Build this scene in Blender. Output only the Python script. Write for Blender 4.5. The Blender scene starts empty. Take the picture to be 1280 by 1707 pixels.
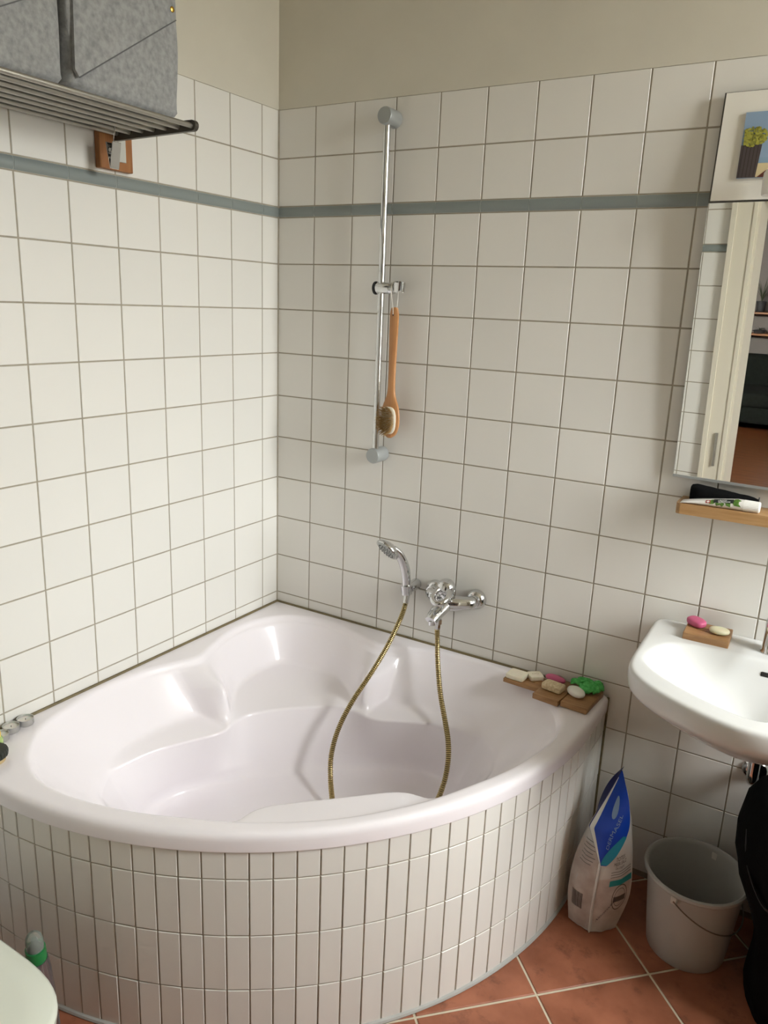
import bpy, bmesh, math, random
import numpy as np
from mathutils import Vector, Matrix, noise
random.seed(7)
S = bpy.context.scene
COL = S.collection
PI = math.pi

# ------------------------------------------------------------------ camera
cd = bpy.data.cameras.new('camera'); cam = bpy.data.objects.new('camera', cd); COL.objects.link(cam)
cd.sensor_fit = 'VERTICAL'; cd.sensor_height = 24.0; cd.lens = 24.0 * 1295.554 / 1707.0
cd.clip_start = 0.02; cd.clip_end = 100
cr = (0.85340095, 0.51979444, 0.03899422); cu = (-0.16632934, 0.20065448, 0.96543893); cf = (-0.49400543, 0.83039239, -0.25769579)
cam.matrix_world = Matrix(((cr[0], cu[0], -cf[0], 1.80148724), (cr[1], cu[1], -cf[1], -2.23750465), (cr[2], cu[2], -cf[2], 1.71790953), (0, 0, 0, 1)))
S.camera = cam

# ------------------------------------------------------------------ light
EXPOSURE = 0.87
SKY = 27.0
W1 = dict(y0=-0.86, y1=-0.14, z0=1.15, z1=2.85)     # bathroom window opening in the right wall
W2 = dict(y0=-2.85, y1=-2.60, z0=1.2, z1=1.8)          # unseen opening added to light the room behind the door (its right wall)
S.view_settings.view_transform = 'Standard'; S.view_settings.look = 'None'
S.view_settings.exposure = EXPOSURE; S.view_settings.gamma = 1.0; S.view_settings.use_curve_mapping = False
try:
    S.cycles.use_denoising = True; S.cycles.max_bounces = 14; S.cycles.diffuse_bounces = 8; S.cycles.glossy_bounces = 6
    S.cycles.transparent_max_bounces = 12; S.cycles.caustics_reflective = False; S.cycles.caustics_refractive = False
    S.cycles.sample_clamp_indirect = 8.0
except Exception: pass
wd = bpy.data.worlds.new('overcast_sky'); S.world = wd; wd.use_nodes = True
nt = wd.node_tree; bg = nt.nodes['Background']
tcn = nt.nodes.new('ShaderNodeTexCoord'); sx = nt.nodes.new('ShaderNodeSeparateXYZ'); rp = nt.nodes.new('ShaderNodeValToRGB')
nt.links.new(tcn.outputs['Generated'], sx.inputs[0]); nt.links.new(sx.outputs['Z'], rp.inputs[0])
rp.color_ramp.elements[0].position = 0.0; rp.color_ramp.elements[0].color = (0.30, 0.29, 0.27, 1)
rp.color_ramp.elements[1].position = 0.12; rp.color_ramp.elements[1].color = (0.985, 0.99, 1.0, 1)
nt.links.new(rp.outputs[0], bg.inputs[0]); bg.inputs[1].default_value = SKY
def portal(name, loc, rot, sx_, sy_):
    ld = bpy.data.lights.new(name, 'AREA'); ld.shape = 'RECTANGLE'; ld.size = sx_; ld.size_y = sy_
    ld.cycles.is_portal = True
    o = bpy.data.objects.new(name, ld); COL.objects.link(o); o.location = loc; o.rotation_euler = rot
XR = 3.20      # right wall of the bathroom
XR2 = 4.0      # right wall of the room behind
portal('window_daylight', (XR + 0.10, (W1['y0'] + W1['y1']) / 2, (W1['z0'] + W1['z1']) / 2), (0, PI / 2, 0), W1['z1'] - W1['z0'], W1['y1'] - W1['y0'])
portal('added_window_daylight', (XR2 + 0.10, (W2['y0'] + W2['y1']) / 2, (W2['z0'] + W2['z1']) / 2), (0, PI / 2, 0), W2['z1'] - W2['z0'], W2['y1'] - W2['y0'])

# ------------------------------------------------------------------ materials
MATS = {}
def mat(name, col, rough=0.5, metal=0.0, spec=0.5, var=0.0, nscale=20.0, bump=0.0, bscale=60.0, rand=0.0, coat=0.0, trans=0.0, ior=1.45, alpha=1.0, col2=None, stretch=None, sheen=0.0, sss=0.0):
    if name in MATS: return MATS[name]
    m = bpy.data.materials.new(name); m.use_nodes = True; t = m.node_tree; b = t.nodes['Principled BSDF']
    b.inputs['Roughness'].default_value = rough; b.inputs['Metallic'].default_value = metal
    b.inputs['Specular IOR Level'].default_value = spec; b.inputs['IOR'].default_value = ior
    b.inputs['Coat Weight'].default_value = coat; b.inputs['Transmission Weight'].default_value = trans; b.inputs['Alpha'].default_value = alpha
    if sheen: b.inputs['Sheen Weight'].default_value = sheen
    if sss: b.inputs['Subsurface Weight'].default_value = sss; b.inputs['Subsurface Scale'].default_value = 0.01
    tc = t.nodes.new('ShaderNodeTexCoord'); src = tc.outputs['Object']
    if stretch:
        mp = t.nodes.new('ShaderNodeMapping'); mp.inputs['Scale'].default_value = stretch; t.links.new(src, mp.inputs[0]); src = mp.outputs[0]
    out = None
    if var > 0 or col2:
        n = t.nodes.new('ShaderNodeTexNoise'); n.inputs['Scale'].default_value = nscale; n.inputs['Detail'].default_value = 5
        t.links.new(src, n.inputs['Vector'])
        mx = t.nodes.new('ShaderNodeMix'); mx.data_type = 'RGBA'
        c2 = col2 if col2 else tuple(c * (1 - var) for c in col)
        mx.inputs['A'].default_value = (*col, 1); mx.inputs['B'].default_value = (*c2, 1)
        cr_ = t.nodes.new('ShaderNodeValToRGB'); cr_.color_ramp.elements[0].position = 0.35; cr_.color_ramp.elements[1].position = 0.7
        t.links.new(n.outputs['Fac'], cr_.inputs[0]); t.links.new(cr_.outputs[0], mx.inputs['Factor']); out = mx.outputs['Result']
    if rand > 0:
        oi = t.nodes.new('ShaderNodeObjectInfo'); hs = t.nodes.new('ShaderNodeHueSaturation')
        mr = t.nodes.new('ShaderNodeMapRange'); mr.inputs['To Min'].default_value = 1 - rand; mr.inputs['To Max'].default_value = 1 + rand
        t.links.new(oi.outputs['Random'], mr.inputs['Value']); t.links.new(mr.outputs['Result'], hs.inputs['Value'])
        if out: t.links.new(out, hs.inputs['Color'])
        else: hs.inputs['Color'].default_value = (*col, 1)
        out = hs.outputs['Color']
    if out: t.links.new(out, b.inputs['Base Color'])
    else: b.inputs['Base Color'].default_value = (*col, 1)
    if bump > 0:
        n2 = t.nodes.new('ShaderNodeTexNoise'); n2.inputs['Scale'].default_value = bscale; n2.inputs['Detail'].default_value = 4
        t.links.new(src, n2.inputs['Vector'])
        bp = t.nodes.new('ShaderNodeBump'); bp.inputs['Strength'].default_value = bump; bp.inputs['Distance'].default_value = 0.002
        t.links.new(n2.outputs['Fac'], bp.inputs['Height']); t.links.new(bp.outputs['Normal'], b.inputs['Normal'])
    MATS[name] = m; return m
def wood(name, c1, c2, scale=(2, 30, 30), rough=0.45):
    return mat(name, c1, rough=rough, col2=c2, nscale=2.2, stretch=scale, bump=0.15, bscale=6)

M_TILE = mat('white_wall_tile', (0.70, 0.688, 0.65), rough=0.30, rand=0.02, spec=0.45, bump=0.03, bscale=14)
M_APRON = mat('white_apron_tile', (0.70, 0.688, 0.65), rough=0.28, rand=0.02, spec=0.45, bump=0.03, bscale=20)
M_BORDER = mat('grey_green_border_tile', (0.215, 0.245, 0.24), rough=0.42, rand=0.03)
M_GROUT = mat('wall_grout', (0.36, 0.325, 0.26), rough=0.9, var=0.15, nscale=30)
M_PLASTER = mat('cream_plaster', (0.60, 0.575, 0.495), rough=0.9, var=0.04, nscale=6, bump=0.08, bscale=90)
M_CEIL = mat('white_ceiling_paint', (0.62, 0.59, 0.52), rough=0.9, var=0.03)
M_CAULK = mat('brown_aged_silicone', (0.16, 0.125, 0.06), rough=0.6, var=0.3, nscale=30)
M_SEAL = mat('grey_silicone', (0.42, 0.42, 0.40), rough=0.5, var=0.1)
M_TUB = mat('pale_pink_white_acrylic', (0.80, 0.765, 0.795), rough=0.20, spec=0.5, coat=0.25)
M_CERAMIC = mat('white_sanitary_ceramic', (0.62, 0.625, 0.615), rough=0.10, spec=0.55)
M_LID = mat('white_toilet_plastic', (0.66, 0.69, 0.61), rough=0.25)
M_CHROME = mat('polished_chrome', (0.66, 0.665, 0.67), rough=0.07, metal=1.0)
M_SATIN = mat('satin_grey_plastic', (0.36, 0.38, 0.38), rough=0.32, metal=0.35)
M_STEEL = mat('brushed_steel', (0.42, 0.40, 0.36), rough=0.32, metal=0.9, var=0.1, nscale=50)
M_DARKSTEEL = mat('dark_bronze_metal', (0.10, 0.09, 0.075), rough=0.4, metal=0.7)
M_BLACKRUB = mat('black_plastic', (0.012, 0.012, 0.012), rough=0.4)
M_BRASS = mat('gold_tone_hose_metal', (0.60, 0.48, 0.24), rough=0.3, metal=1.0)
M_WOOD = wood('oiled_oak', (0.36, 0.20, 0.085), (0.25, 0.125, 0.05), (6, 60, 60))
M_WOODY = wood('oiled_oak_upright', (0.33, 0.14, 0.045), (0.24, 0.09, 0.028), (60, 60, 6))
M_BEECH = wood('varnished_beech', (0.50, 0.25, 0.10), (0.42, 0.19, 0.07), (60, 60, 4), 0.35)
M_FELT = mat('grey_felt', (0.31, 0.315, 0.315), rough=0.95, col2=(0.20, 0.205, 0.208), nscale=75, bump=0.5, bscale=220, sheen=0.2)
M_TERRA = mat('terracotta_floor_tile', (0.36, 0.135, 0.075), rough=0.42, col2=(0.22, 0.075, 0.038), nscale=9, rand=0.07, bump=0.1, bscale=20)
def speckle(m, col, scale, lo, hi, amt):
    t = m.node_tree; b = t.nodes['Principled BSDF']; src = b.inputs['Base Color'].links[0].from_socket
    tc = t.nodes.new('ShaderNodeTexCoord'); n = t.nodes.new('ShaderNodeTexNoise'); n.inputs['Scale'].default_value = scale; n.inputs['Detail'].default_value = 9; n.inputs['Roughness'].default_value = 0.7
    t.links.new(tc.outputs['Object'], n.inputs['Vector']); r = t.nodes.new('ShaderNodeMapRange'); r.inputs['From Min'].default_value = lo; r.inputs['From Max'].default_value = hi; r.inputs['To Max'].default_value = amt
    t.links.new(n.outputs['Fac'], r.inputs['Value']); mx = t.nodes.new('ShaderNodeMix'); mx.data_type = 'RGBA'; mx.inputs['B'].default_value = (*col, 1)
    t.links.new(src, mx.inputs['A']); t.links.new(r.outputs['Result'], mx.inputs['Factor']); t.links.new(mx.outputs['Result'], b.inputs['Base Color'])
speckle(M_TERRA, (0.085, 0.035, 0.022), 11, 0.54, 0.70, 0.75)
M_FGROUT = mat('cream_floor_grout', (0.62, 0.55, 0.42), rough=0.9, var=0.1)
M_PAINT = mat('cream_gloss_paint', (0.66, 0.62, 0.52), rough=0.35)
M_WHITE = mat('white_plastic', (0.75, 0.74, 0.70), rough=0.35)

# ------------------------------------------------------------------ geometry helpers
class G:
    sharp = 42
    def __init__(s): s.v = []; s.f = []; s.sm = []; s.mi = []
    def add(s, vs, fs, smooth=False, mi=0, M=None):
        o = len(s.v)
        for p in vs:
            p = Vector(p)
            s.v.append(tuple(M @ p) if M is not None else tuple(p))
        for f in fs: s.f.append(tuple(i + o for i in f)); s.sm.append(smooth); s.mi.append(mi)
        return s
    def box(s, x0, x1, y0, y1, z0, z1, mi=0, M=None):
        vs = [(x0, y0, z0), (x1, y0, z0), (x1, y1, z0), (x0, y1, z0), (x0, y0, z1), (x1, y0, z1), (x1, y1, z1), (x0, y1, z1)]
        return s.add(vs, [(0, 3, 2, 1), (4, 5, 6, 7), (0, 1, 5, 4), (1, 2, 6, 5), (2, 3, 7, 6), (3, 0, 4, 7)], False, mi, M)
    def rbox(s, sx, sy, sz, r, seg=2, M=None, mi=0, smooth=True):
        bm = bmesh.new(); bmesh.ops.create_cube(bm, size=1)
        bmesh.ops.scale(bm, vec=(sx, sy, sz), verts=bm.verts)
        bmesh.ops.bevel(bm, geom=bm.edges[:], offset=r, segments=seg, profile=0.5, affect='EDGES')
        bm.verts.index_update()
        s.add([v.co.copy() for v in bm.verts], [[v.index for v in f.verts] for f in bm.faces], smooth, mi, M); bm.free(); return s
    def lathe(s, prof, n=24, M=None, mi=0, smooth=True, cap=True):
        vs = []; fs = []
        for r, z in prof:
            for k in range(n):
                a = 2 * PI * k / n; vs.append((r * math.cos(a), r * math.sin(a), z))
        for i in range(len(prof) - 1):
            for k in range(n):
                k2 = (k + 1) % n; fs.append((i * n + k, i * n + k2, (i + 1) * n + k2, (i + 1) * n + k))
        s.add(vs, fs, smooth, mi, M)
        if cap:
            o = len(s.v) - len(vs)
            if prof[0][0] > 1e-6: s.f.append(tuple(o + k for k in reversed(range(n)))); s.sm.append(False); s.mi.append(mi)
            if prof[-1][0] > 1e-6: s.f.append(tuple(o + (len(prof) - 1) * n + k for k in range(n))); s.sm.append(False); s.mi.append(mi)
        return s
    def tube(s, pts, rad, n=12, mi=0, cap=True, flat=1.0, up=None, smooth=True):
        pts = [Vector(p) for p in pts]
        if not hasattr(rad, '__len__'): rad = [rad] * len(pts)
        T = []
        for i in range(len(pts)):
            a = pts[max(0, i - 1)]; b = pts[min(len(pts) - 1, i + 1)]; T.append((b - a).normalized())
        u = Vector(up) if up else (Vector((0, 0, 1)) if abs(T[0].z) < 0.9 else Vector((1, 0, 0)))
        u = (u - T[0] * u.dot(T[0])).normalized(); vs = []; fs = []
        for i, p in enumerate(pts):
            u = (u - T[i] * u.dot(T[i])).normalized(); w = T[i].cross(u)
            r = rad[i]; ra, rb = (r if hasattr(r, '__len__') else (r, r * flat))
            for k in range(n):
                a = 2 * PI * k / n; vs.append(p + w * (ra * math.cos(a)) + u * (rb * math.sin(a)))
        for i in range(len(pts) - 1):
            for k in range(n):
                k2 = (k + 1) % n; fs.append((i * n + k, i * n + k2, (i + 1) * n + k2, (i + 1) * n + k))
        s.add(vs, fs, smooth, mi)
        if cap:
            o = len(s.v) - len(vs); L = len(pts) - 1
            s.f.append(tuple(o + k for k in reversed(range(n)))); s.sm.append(False); s.mi.append(mi)
            s.f.append(tuple(o + L * n + k for k in range(n))); s.sm.append(False); s.mi.append(mi)
        return s
    def sell(s, a, b, c, e1=0.5, e2=0.5, nu=24, nv=14, M=None, mi=0):
        def p(w, e): return math.copysign(abs(w) ** e, w)
        vs = []; fs = []
        for i in range(nv + 1):
            ph = -PI / 2 + PI * i / nv
            for k in range(nu):
                th = 2 * PI * k / nu
                vs.append((a * p(math.cos(ph), e1) * p(math.cos(th), e2), b * p(math.cos(ph), e1) * p(math.sin(th), e2), c * p(math.sin(ph), e1)))
        for i in range(nv):
            for k in range(nu):
                k2 = (k + 1) % nu; fs.append((i * nu + k, i * nu + k2, (i + 1) * nu + k2, (i + 1) * nu + k))
        return s.add(vs, fs, True, mi, M)
    def prism(s, poly, z0, z1, M=None, mi=0, smooth=False):
        n = len(poly); vs = [(x, y, z0) for x, y in poly] + [(x, y, z1) for x, y in poly]
        fs = [tuple(reversed(range(n))), tuple(range(n, 2 * n))] + [(k, (k + 1) % n, n + (k + 1) % n, n + k) for k in range(n)]
        return s.add(vs, fs, smooth, mi, M)
    def grid(s, rows, closed=False, smooth=True, mi=0):
        n = len(rows[0]); vs = [p for r in rows for p in r]; fs = []
        for i in range(len(rows) - 1):
            for k in range(n if closed else n - 1):
                k2 = (k + 1) % n; fs.append((i * n + k, i * n + k2, (i + 1) * n + k2, (i + 1) * n + k))
        return s.add(vs, fs, smooth, mi)
    def mesh(s, name, mats, off=(0, 0, 0)):
        me = bpy.data.meshes.new(name); o = Vector(off)
        me.from_pydata([tuple(Vector(p) - o) for p in s.v], [], s.f)
        for m in (mats if isinstance(mats, (list, tuple)) else [mats]): me.materials.append(m)
        me.polygons.foreach_set('use_smooth', s.sm); me.polygons.foreach_set('material_index', s.mi)
        bm = bmesh.new(); bm.from_mesh(me)
        bmesh.ops.remove_doubles(bm, verts=bm.verts, dist=1e-6)
        bmesh.ops.recalc_face_normals(bm, faces=bm.faces); bm.to_mesh(me); bm.free()
        me.update()
        if any(s.sm): me.set_sharp_from_angle(angle=math.radians(s.sharp))
        return me
def catmull(pts, n=8, closed=False):
    P = [Vector(p) for p in pts]; out = []; m = len(P)
    rng = range(m if closed else m - 1)
    for i in rng:
        if closed: a, b, c, d = P[(i - 1) % m], P[i], P[(i + 1) % m], P[(i + 2) % m]
        else: a, b, c, d = P[max(0, i - 1)], P[i], P[i + 1], P[min(m - 1, i + 2)]
        for k in range(n):
            t = k / n
            out.append(0.5 * ((2 * b) + (c - a) * t + (2 * a - 5 * b + 4 * c - d) * t * t + (3 * b - a - 3 * c + d) * t ** 3))
    if not closed: out.append(P[-1])
    return out
def AX(frm, to):
    """matrix whose local z runs from frm towards to"""
    frm = Vector(frm); d = (Vector(to) - frm).normalized()
    return Matrix.Translation(frm) @ d.to_track_quat('Z', 'Y').to_matrix().to_4x4()
def TR(loc, rz=0, rx=0, ry=0):
    return Matrix.Translation(loc) @ Matrix.Rotation(rz, 4, 'Z') @ Matrix.Rotation(ry, 4, 'Y') @ Matrix.Rotation(rx, 4, 'X')
def thing(name, label, cat, loc=(0, 0, 0), group=None):
    o = bpy.data.objects.new(name, None); COL.objects.link(o); o.location = loc; o.empty_display_size = 0.05
    o['label'] = label; o['category'] = cat
    if group: o['group'] = group
    return o
def base_of(o):
    v = Vector((0, 0, 0))
    while o is not None: v += o.location; o = o.parent
    return v
def part(name, g, mats, parent, label=None, kind=None):
    """g is in world coordinates; stored relative to the parent"""
    me = g.mesh(name, mats, base_of(parent)) if isinstance(g, G) else g
    o = bpy.data.objects.new(name, me); COL.objects.link(o); o.parent = parent
    if label: o['label'] = label
    if kind: o['kind'] = kind
    return o
def one(name, g, mats, label, cat, loc, group=None):
    me = g.mesh(name, mats, loc); o = bpy.data.objects.new(name, me); COL.objects.link(o); o.location = loc
    o['label'] = label; o['category'] = cat
    if group: o['group'] = group
    return o
def struct(name, g, mats):
    me = g.mesh(name, mats); o = bpy.data.objects.new(name, me); COL.objects.link(o); o['kind'] = 'structure'; return o
def text_geo(txt, size, fn, align='CENTER'):
    """letters as a thin mesh mapped by fn(x, y) -> world point"""
    cu_ = bpy.data.curves.new('lettering', 'FONT'); cu_.body = txt; cu_.size = size; cu_.align_x = align; cu_.align_y = 'CENTER'; cu_.resolution_u = 3
    ob = bpy.data.objects.new('lettering', cu_); COL.objects.link(ob)
    dg = bpy.context.evaluated_depsgraph_get(); me = bpy.data.meshes.new_from_object(ob.evaluated_get(dg))
    g = G().add([fn(v.co.x, v.co.y) for v in me.vertices], [tuple(p.vertices) for p in me.polygons])
    bpy.data.objects.remove(ob); bpy.data.curves.remove(cu_); bpy.data.meshes.remove(me); return g

# ------------------------------------------------------------------ room shell
PT = 0.152; GR = 0.0042
ZT = 2.3307                                           # top of the tiling
XC = [0.0] + [0.1526 + PT * i for i in range(16)]      # column joints on the back wall
YC = [0.0] + [0.0857 + PT * i for i in range(13)]      # column joints on the left wall
ZR = [1.84 - PT * k for k in range(12, -1, -1)] + [1.992, 2.0267, 2.1787, ZT]
HC = 3.10; YF = -1.86; WT = 0.12; YB = -8.05
def wall_slab(name, boxes):
    g = G()
    for b in boxes: g.box(*b)
    return struct(name, g, [M_GROUT, M_PLASTER])
g = G(); g.box(-0.1, XC[-1], 0.0014, 0.12, -0.05, ZT - 0.001); g.box(-0.1, XC[-1], -0.0006, 0.12, ZT - 0.001, HC, 1); g.box(XC[-1], XR + 0.1, -0.0006, 0.12, -0.05, HC, 1)
wall_back = struct('wall_back', g, [M_GROUT, M_PLASTER])
g = G(); g.box(-0.12, -0.0014, YF - WT, 0.002, -0.05, ZT - 0.001); g.box(-0.12, 0.0006, YF - WT, -0.0007, ZT - 0.001, HC, 1)
wall_left = struct('wall_left', g, [M_GROUT, M_PLASTER])
DX0, DX1, DZ = 1.075, 2.02, 2.12
g = G(); g.box(-0.1, DX0, YF - WT, YF - 0.002, -0.05, ZT - 0.001); g.box(DX1, XR + 0.1, YF - WT, YF - 0.002, -0.05, ZT - 0.001)
g.box(DX0, DX1, YF - WT, YF - 0.002, DZ, ZT - 0.001)
g.box(-0.1, XR + 0.1, YF - WT, YF + 0.0006, ZT - 0.001, HC, 1)
g.box(-0.1, XR + 0.1, YF - WT - 0.004, YF - WT, DZ + 0.10, HC, 1); g.box(-3.0, DX0 - 0.09, YF - WT - 0.004, YF - WT, 0, DZ + 0.10, 1); g.box(DX1 + 0.09, XR2, YF - WT - 0.004, YF - WT, 0, DZ + 0.10, 1)
wall_front = struct('wall_front', g, [M_GROUT, M_PLASTER])
g = G(); w = W1
g.box(XR, XR + 0.15, YF - WT, w['y0'], -0.05, HC); g.box(XR, XR + 0.15, w['y1'], 0.01, -0.05, HC)
g.box(XR, XR + 0.15, w['y0'], w['y1'], -0.05, w['z0']); g.box(XR, XR + 0.15, w['y0'], w['y1'], w['z1'], HC)
struct('wall_right', g, [M_PLASTER])
g = G().box(-0.1, XR + 0.15, YF - WT, 0.1, HC, HC + 0.1); struct('ceiling', g, [M_CEIL])
# windows: frame, mullion, panes (real glass)
def glass_mat():
    m = bpy.data.materials.new('clear_window_glass'); m.use_nodes = True; t = m.node_tree
    for n in list(t.nodes): t.nodes.remove(n)
    o = t.nodes.new('ShaderNodeOutputMaterial'); mx = t.nodes.new('ShaderNodeMixShader'); tr = t.nodes.new('ShaderNodeBsdfTransparent'); gl = t.nodes.new('ShaderNodeBsdfGlossy')
    gl.inputs['Roughness'].default_value = 0.02; tr.inputs[0].default_value = (0.97, 0.98, 0.97, 1); mx.inputs[0].default_value = 0.06
    t.links.new(tr.outputs[0], mx.inputs[1]); t.links.new(gl.outputs[0], mx.inputs[2]); t.links.new(mx.outputs[0], o.inputs[0]); return m
M_GLASS = glass_mat()
def window(name, x, w):
    g = G(); y0, y1, z0, z1 = w['y0'], w['y1'], w['z0'], w['z1']; f = 0.05; xm = x + 0.06
    for a in ((y0, y0 + f, z0, z1), (y1 - f, y1, z0, z1), (y0 + f, y1 - f, z0, z0 + f), (y0 + f, y1 - f, z1 - f, z1)): g.box(xm, xm + 0.05, *a)
    ym = (y0 + y1) / 2; g.box(xm - 0.005, xm + 0.05, ym - 0.035, ym + 0.035, z0 + f, z1 - f)
    win = struct(name, g, [M_PAINT])
    for a, b in ((y0 + f, ym - 0.035), (ym + 0.035, y1 - f)):
        part('pane', G().box(xm + 0.022, xm + 0.026, a, b, z0 + f, z1 - f), M_GLASS, win)
    part('window_sill', G().box(x - 0.04, x + 0.06, y0 + 0.001, y1 - 0.001, z0 - 0.03 + 0.031, z0 + 0.02), M_PAINT, win)
window('window_1', XR, W1); window('added_window_2', XR2, W2)  # the second one is an unseen addition that lights the far room

# wall tiles, one object each, sharing meshes by size
TM = {}
def tile_mesh(w, h, key, m, t=0.004, bev=0.0008):
    k = (round(w, 4), round(h, 4), key)
    if k in TM: return TM[k]
    hx, hz = w / 2, h / 2; b = bev
    vs = [(-hx, t, -hz), (hx, t, -hz), (hx, t, hz), (-hx, t, hz), (-hx, b, -hz), (hx, b, -hz), (hx, b, hz), (-hx, b, hz),
          (-hx + b, 0, -hz + b), (hx - b, 0, -hz + b), (hx - b, 0, hz - b), (-hx + b, 0, hz - b)]
    fs = [(0, 1, 5, 4), (1, 2, 6, 5), (2, 3, 7, 6), (3, 0, 4, 7), (4, 5, 9, 8), (5, 6, 10, 9), (6, 7, 11, 10), (7, 4, 8, 11), (8, 9, 10, 11)]
    TM[k] = G().add(vs, fs).mesh('tile', m); return TM[k]
def border_mesh(w, h):
    k = (round(w, 4), round(h, 4), 'border')
    if k in TM: return TM[k]
    rows = []
    for x in (-w / 2, w / 2):
        rows.append([(x, 0.003, -h / 2)] + [(x, -0.006 * math.sin(PI * i / 8) ** 0.7, h * (-0.5 + i / 8)) for i in range(9)] + [(x, 0.003, h / 2)])
    g = G().grid(rows, smooth=True); n = 11
    g.f.append(tuple(range(n))); g.sm.append(False); g.mi.append(0); g.f.append(tuple(range(2 * n - 1, n - 1, -1))); g.sm.append(False); g.mi.append(0)
    TM[k] = g.mesh('border_tile', M_BORDER); return TM[k]
rt = random.Random(3)
def tile_wall(parent, cols, place, rz, skip, zoff=0.0):
    for i in range(len(cols) - 1):
        a, b = cols[i], cols[i + 1]
        for j in range(len(ZR) - 1):
            z0, z1 = ZR[j] + zoff, ZR[j + 1] + zoff
            if z1 > ZT + 0.001: continue
            if skip(a, b, z0, z1): continue
            w, h = b - a - GR, z1 - z0 - GR
            border = (z1 - z0) < 0.05
            if border: me = border_mesh(b - a - 0.0018, h); nm = 'border_tile'
            else: me = tile_mesh(w, h, 'wall', M_TILE); nm = 'tile'
            o = bpy.data.objects.new(nm, me); COL.objects.link(o); o.parent = parent
            o.location = place((a + b) / 2, (z0 + z1) / 2); o.rotation_euler = (rt.gauss(0, 0.0012), 0, rz + rt.gauss(0, 0.0012))
tile_wall(wall_back, XC, lambda c, z: (c, 0, z), 0, lambda a, b, z0, z1: (b < 1.29 and z1 < 0.57))
tile_wall(wall_left, YC[:12], lambda c, z: (0, -c, z), PI / 2, lambda a, b, z0, z1: (b < 1.30 and z1 < 0.57))
tile_wall(wall_front, [0.0, 0.10] + [0.10 + 0.1505 * i for i in range(1, 7)], lambda c, z: (c, YF, z), PI, lambda a, b, z0, z1: z1 < 0.6, -0.106)
# pale grout under the rounded border tiles
M_BGROUT = mat('pale_border_grout', (0.42, 0.44, 0.415), rough=0.8)
def border_bed(name, a, b, parent, zo=0.0):
    g = G(); zc, h = (1.992 + 2.0267) / 2 + zo, 0.0317; a, b = Vector(a), Vector(b); d = (b - a).normalized(); nrm = Vector((d.y, -d.x, 0))
    rws = [[p + nrm * (0.0052 * math.sin(PI * i / 8) ** 0.7 - 0.0006) + Vector((0, 0, zc + h * (-0.5 + i / 8))) for i in range(9)] for p in (a, b)]
    part(name, g.grid(rws), M_BGROUT, parent)
border_bed('border_grout', (0, 0, 0), (XC[-1], 0, 0), wall_back); border_bed('border_grout', (0, -1.75, 0), (0, 0, 0), wall_left)
# dark sealant in the inner corner and above the tub
g = G().add([(0, 0, 0.59), (0.004, -0.0005, 0.59), (0.0005, -0.004, 0.59), (0, 0, ZT), (0.004, -0.0005, ZT), (0.0005, -0.004, ZT)], [(0, 1, 4, 3), (1, 2, 5, 4), (2, 0, 3, 5), (0, 2, 1), (3, 4, 5)])
struct('trim_1', g, M_GROUT)
g = G().tube([(0.003, -1.30, 0.584), (0.003, -0.003, 0.584)], 0.0055, 6); g.tube([(0.003, -0.003, 0.584), (1.285, -0.003, 0.584)], 0.0055, 6)
struct('trim_2', g, M_CAULK)
struct('trim_3', G().tube([(1.303, -0.002, 0.01), (1.303, -0.002, 0.575)], 0.004, 6), M_CAULK)

# floor tiles laid diagonally, clipped to the room
floor = struct('floor', G().box(-0.1, XR + 0.1, YF - WT, 0.1, -0.06, -0.003), M_FGROUT)
FP = 0.3285; q = math.sqrt(0.5); F0 = (1.5825, -0.3713)
def clip(poly, ax, val, keep_gt):
    out = []
    for i in range(len(poly)):
        p, r = poly[i], poly[(i + 1) % len(poly)]
        ip = (p[ax] > val) == keep_gt; ir = (r[ax] > val) == keep_gt
        if ip: out.append(p)
        if ip != ir:
            t = (val - p[ax]) / (r[ax] - p[ax]); out.append((p[0] + t * (r[0] - p[0]), p[1] + t * (r[1] - p[1])))
    return out
for i in range(-9, 14):
    for j in range(-9, 14):
        c0 = []; h = FP / 2 - 0.0036
        cxp = F0[0] + q * FP * (i + 0.5) + q * FP * (j + 0.5); cyp = F0[1] + q * FP * (i + 0.5) - q * FP * (j + 0.5)
        if math.hypot(cxp - 0.18, cyp + 0.19) < 0.84 and cxp < 1.1 and cyp > -1.1: continue
        poly = [(cxp + q * (a + b), cyp + q * (a - b)) for a, b in ((-h, -h), (h, -h), (h, h), (-h, h))]
        poly = poly[::-1]
        for ax, val, gt in ((0, 0.003, True), (0, XR - 0.003, False), (0, 2.75, False), (1, YF - 0.05, True), (1, -0.001, False)): poly = clip(poly, ax, val, gt) if poly else poly
        if len(poly) < 3: continue
        ar = 0.5 * abs(sum(poly[k][0] * poly[(k + 1) % len(poly)][1] - poly[(k + 1) % len(poly)][0] * poly[k][1] for k in range(len(poly))))
        if ar < 0.0006: continue
        cx_ = sum(p[0] for p in poly) / len(poly); cy_ = sum(p[1] for p in poly) / len(poly)
        n = len(poly); ins = [(cx_ + (x - cx_) * 0.988, cy_ + (y - cy_) * 0.988) for x, y in poly]
        g = G().add([(x, y, -0.004) for x, y in poly] + [(x, y, -0.0012) for x, y in poly] + [(x, y, 0.0) for x, y in ins],
                    [(k, (k + 1) % n, n + (k + 1) % n, n + k) for k in range(n)] + [(n + k, n + (k + 1) % n, 2 * n + (k + 1) % n, 2 * n + k) for k in range(n)] + [tuple(range(2 * n, 3 * n))])
        part('tile', g, M_TERRA, floor)

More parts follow.
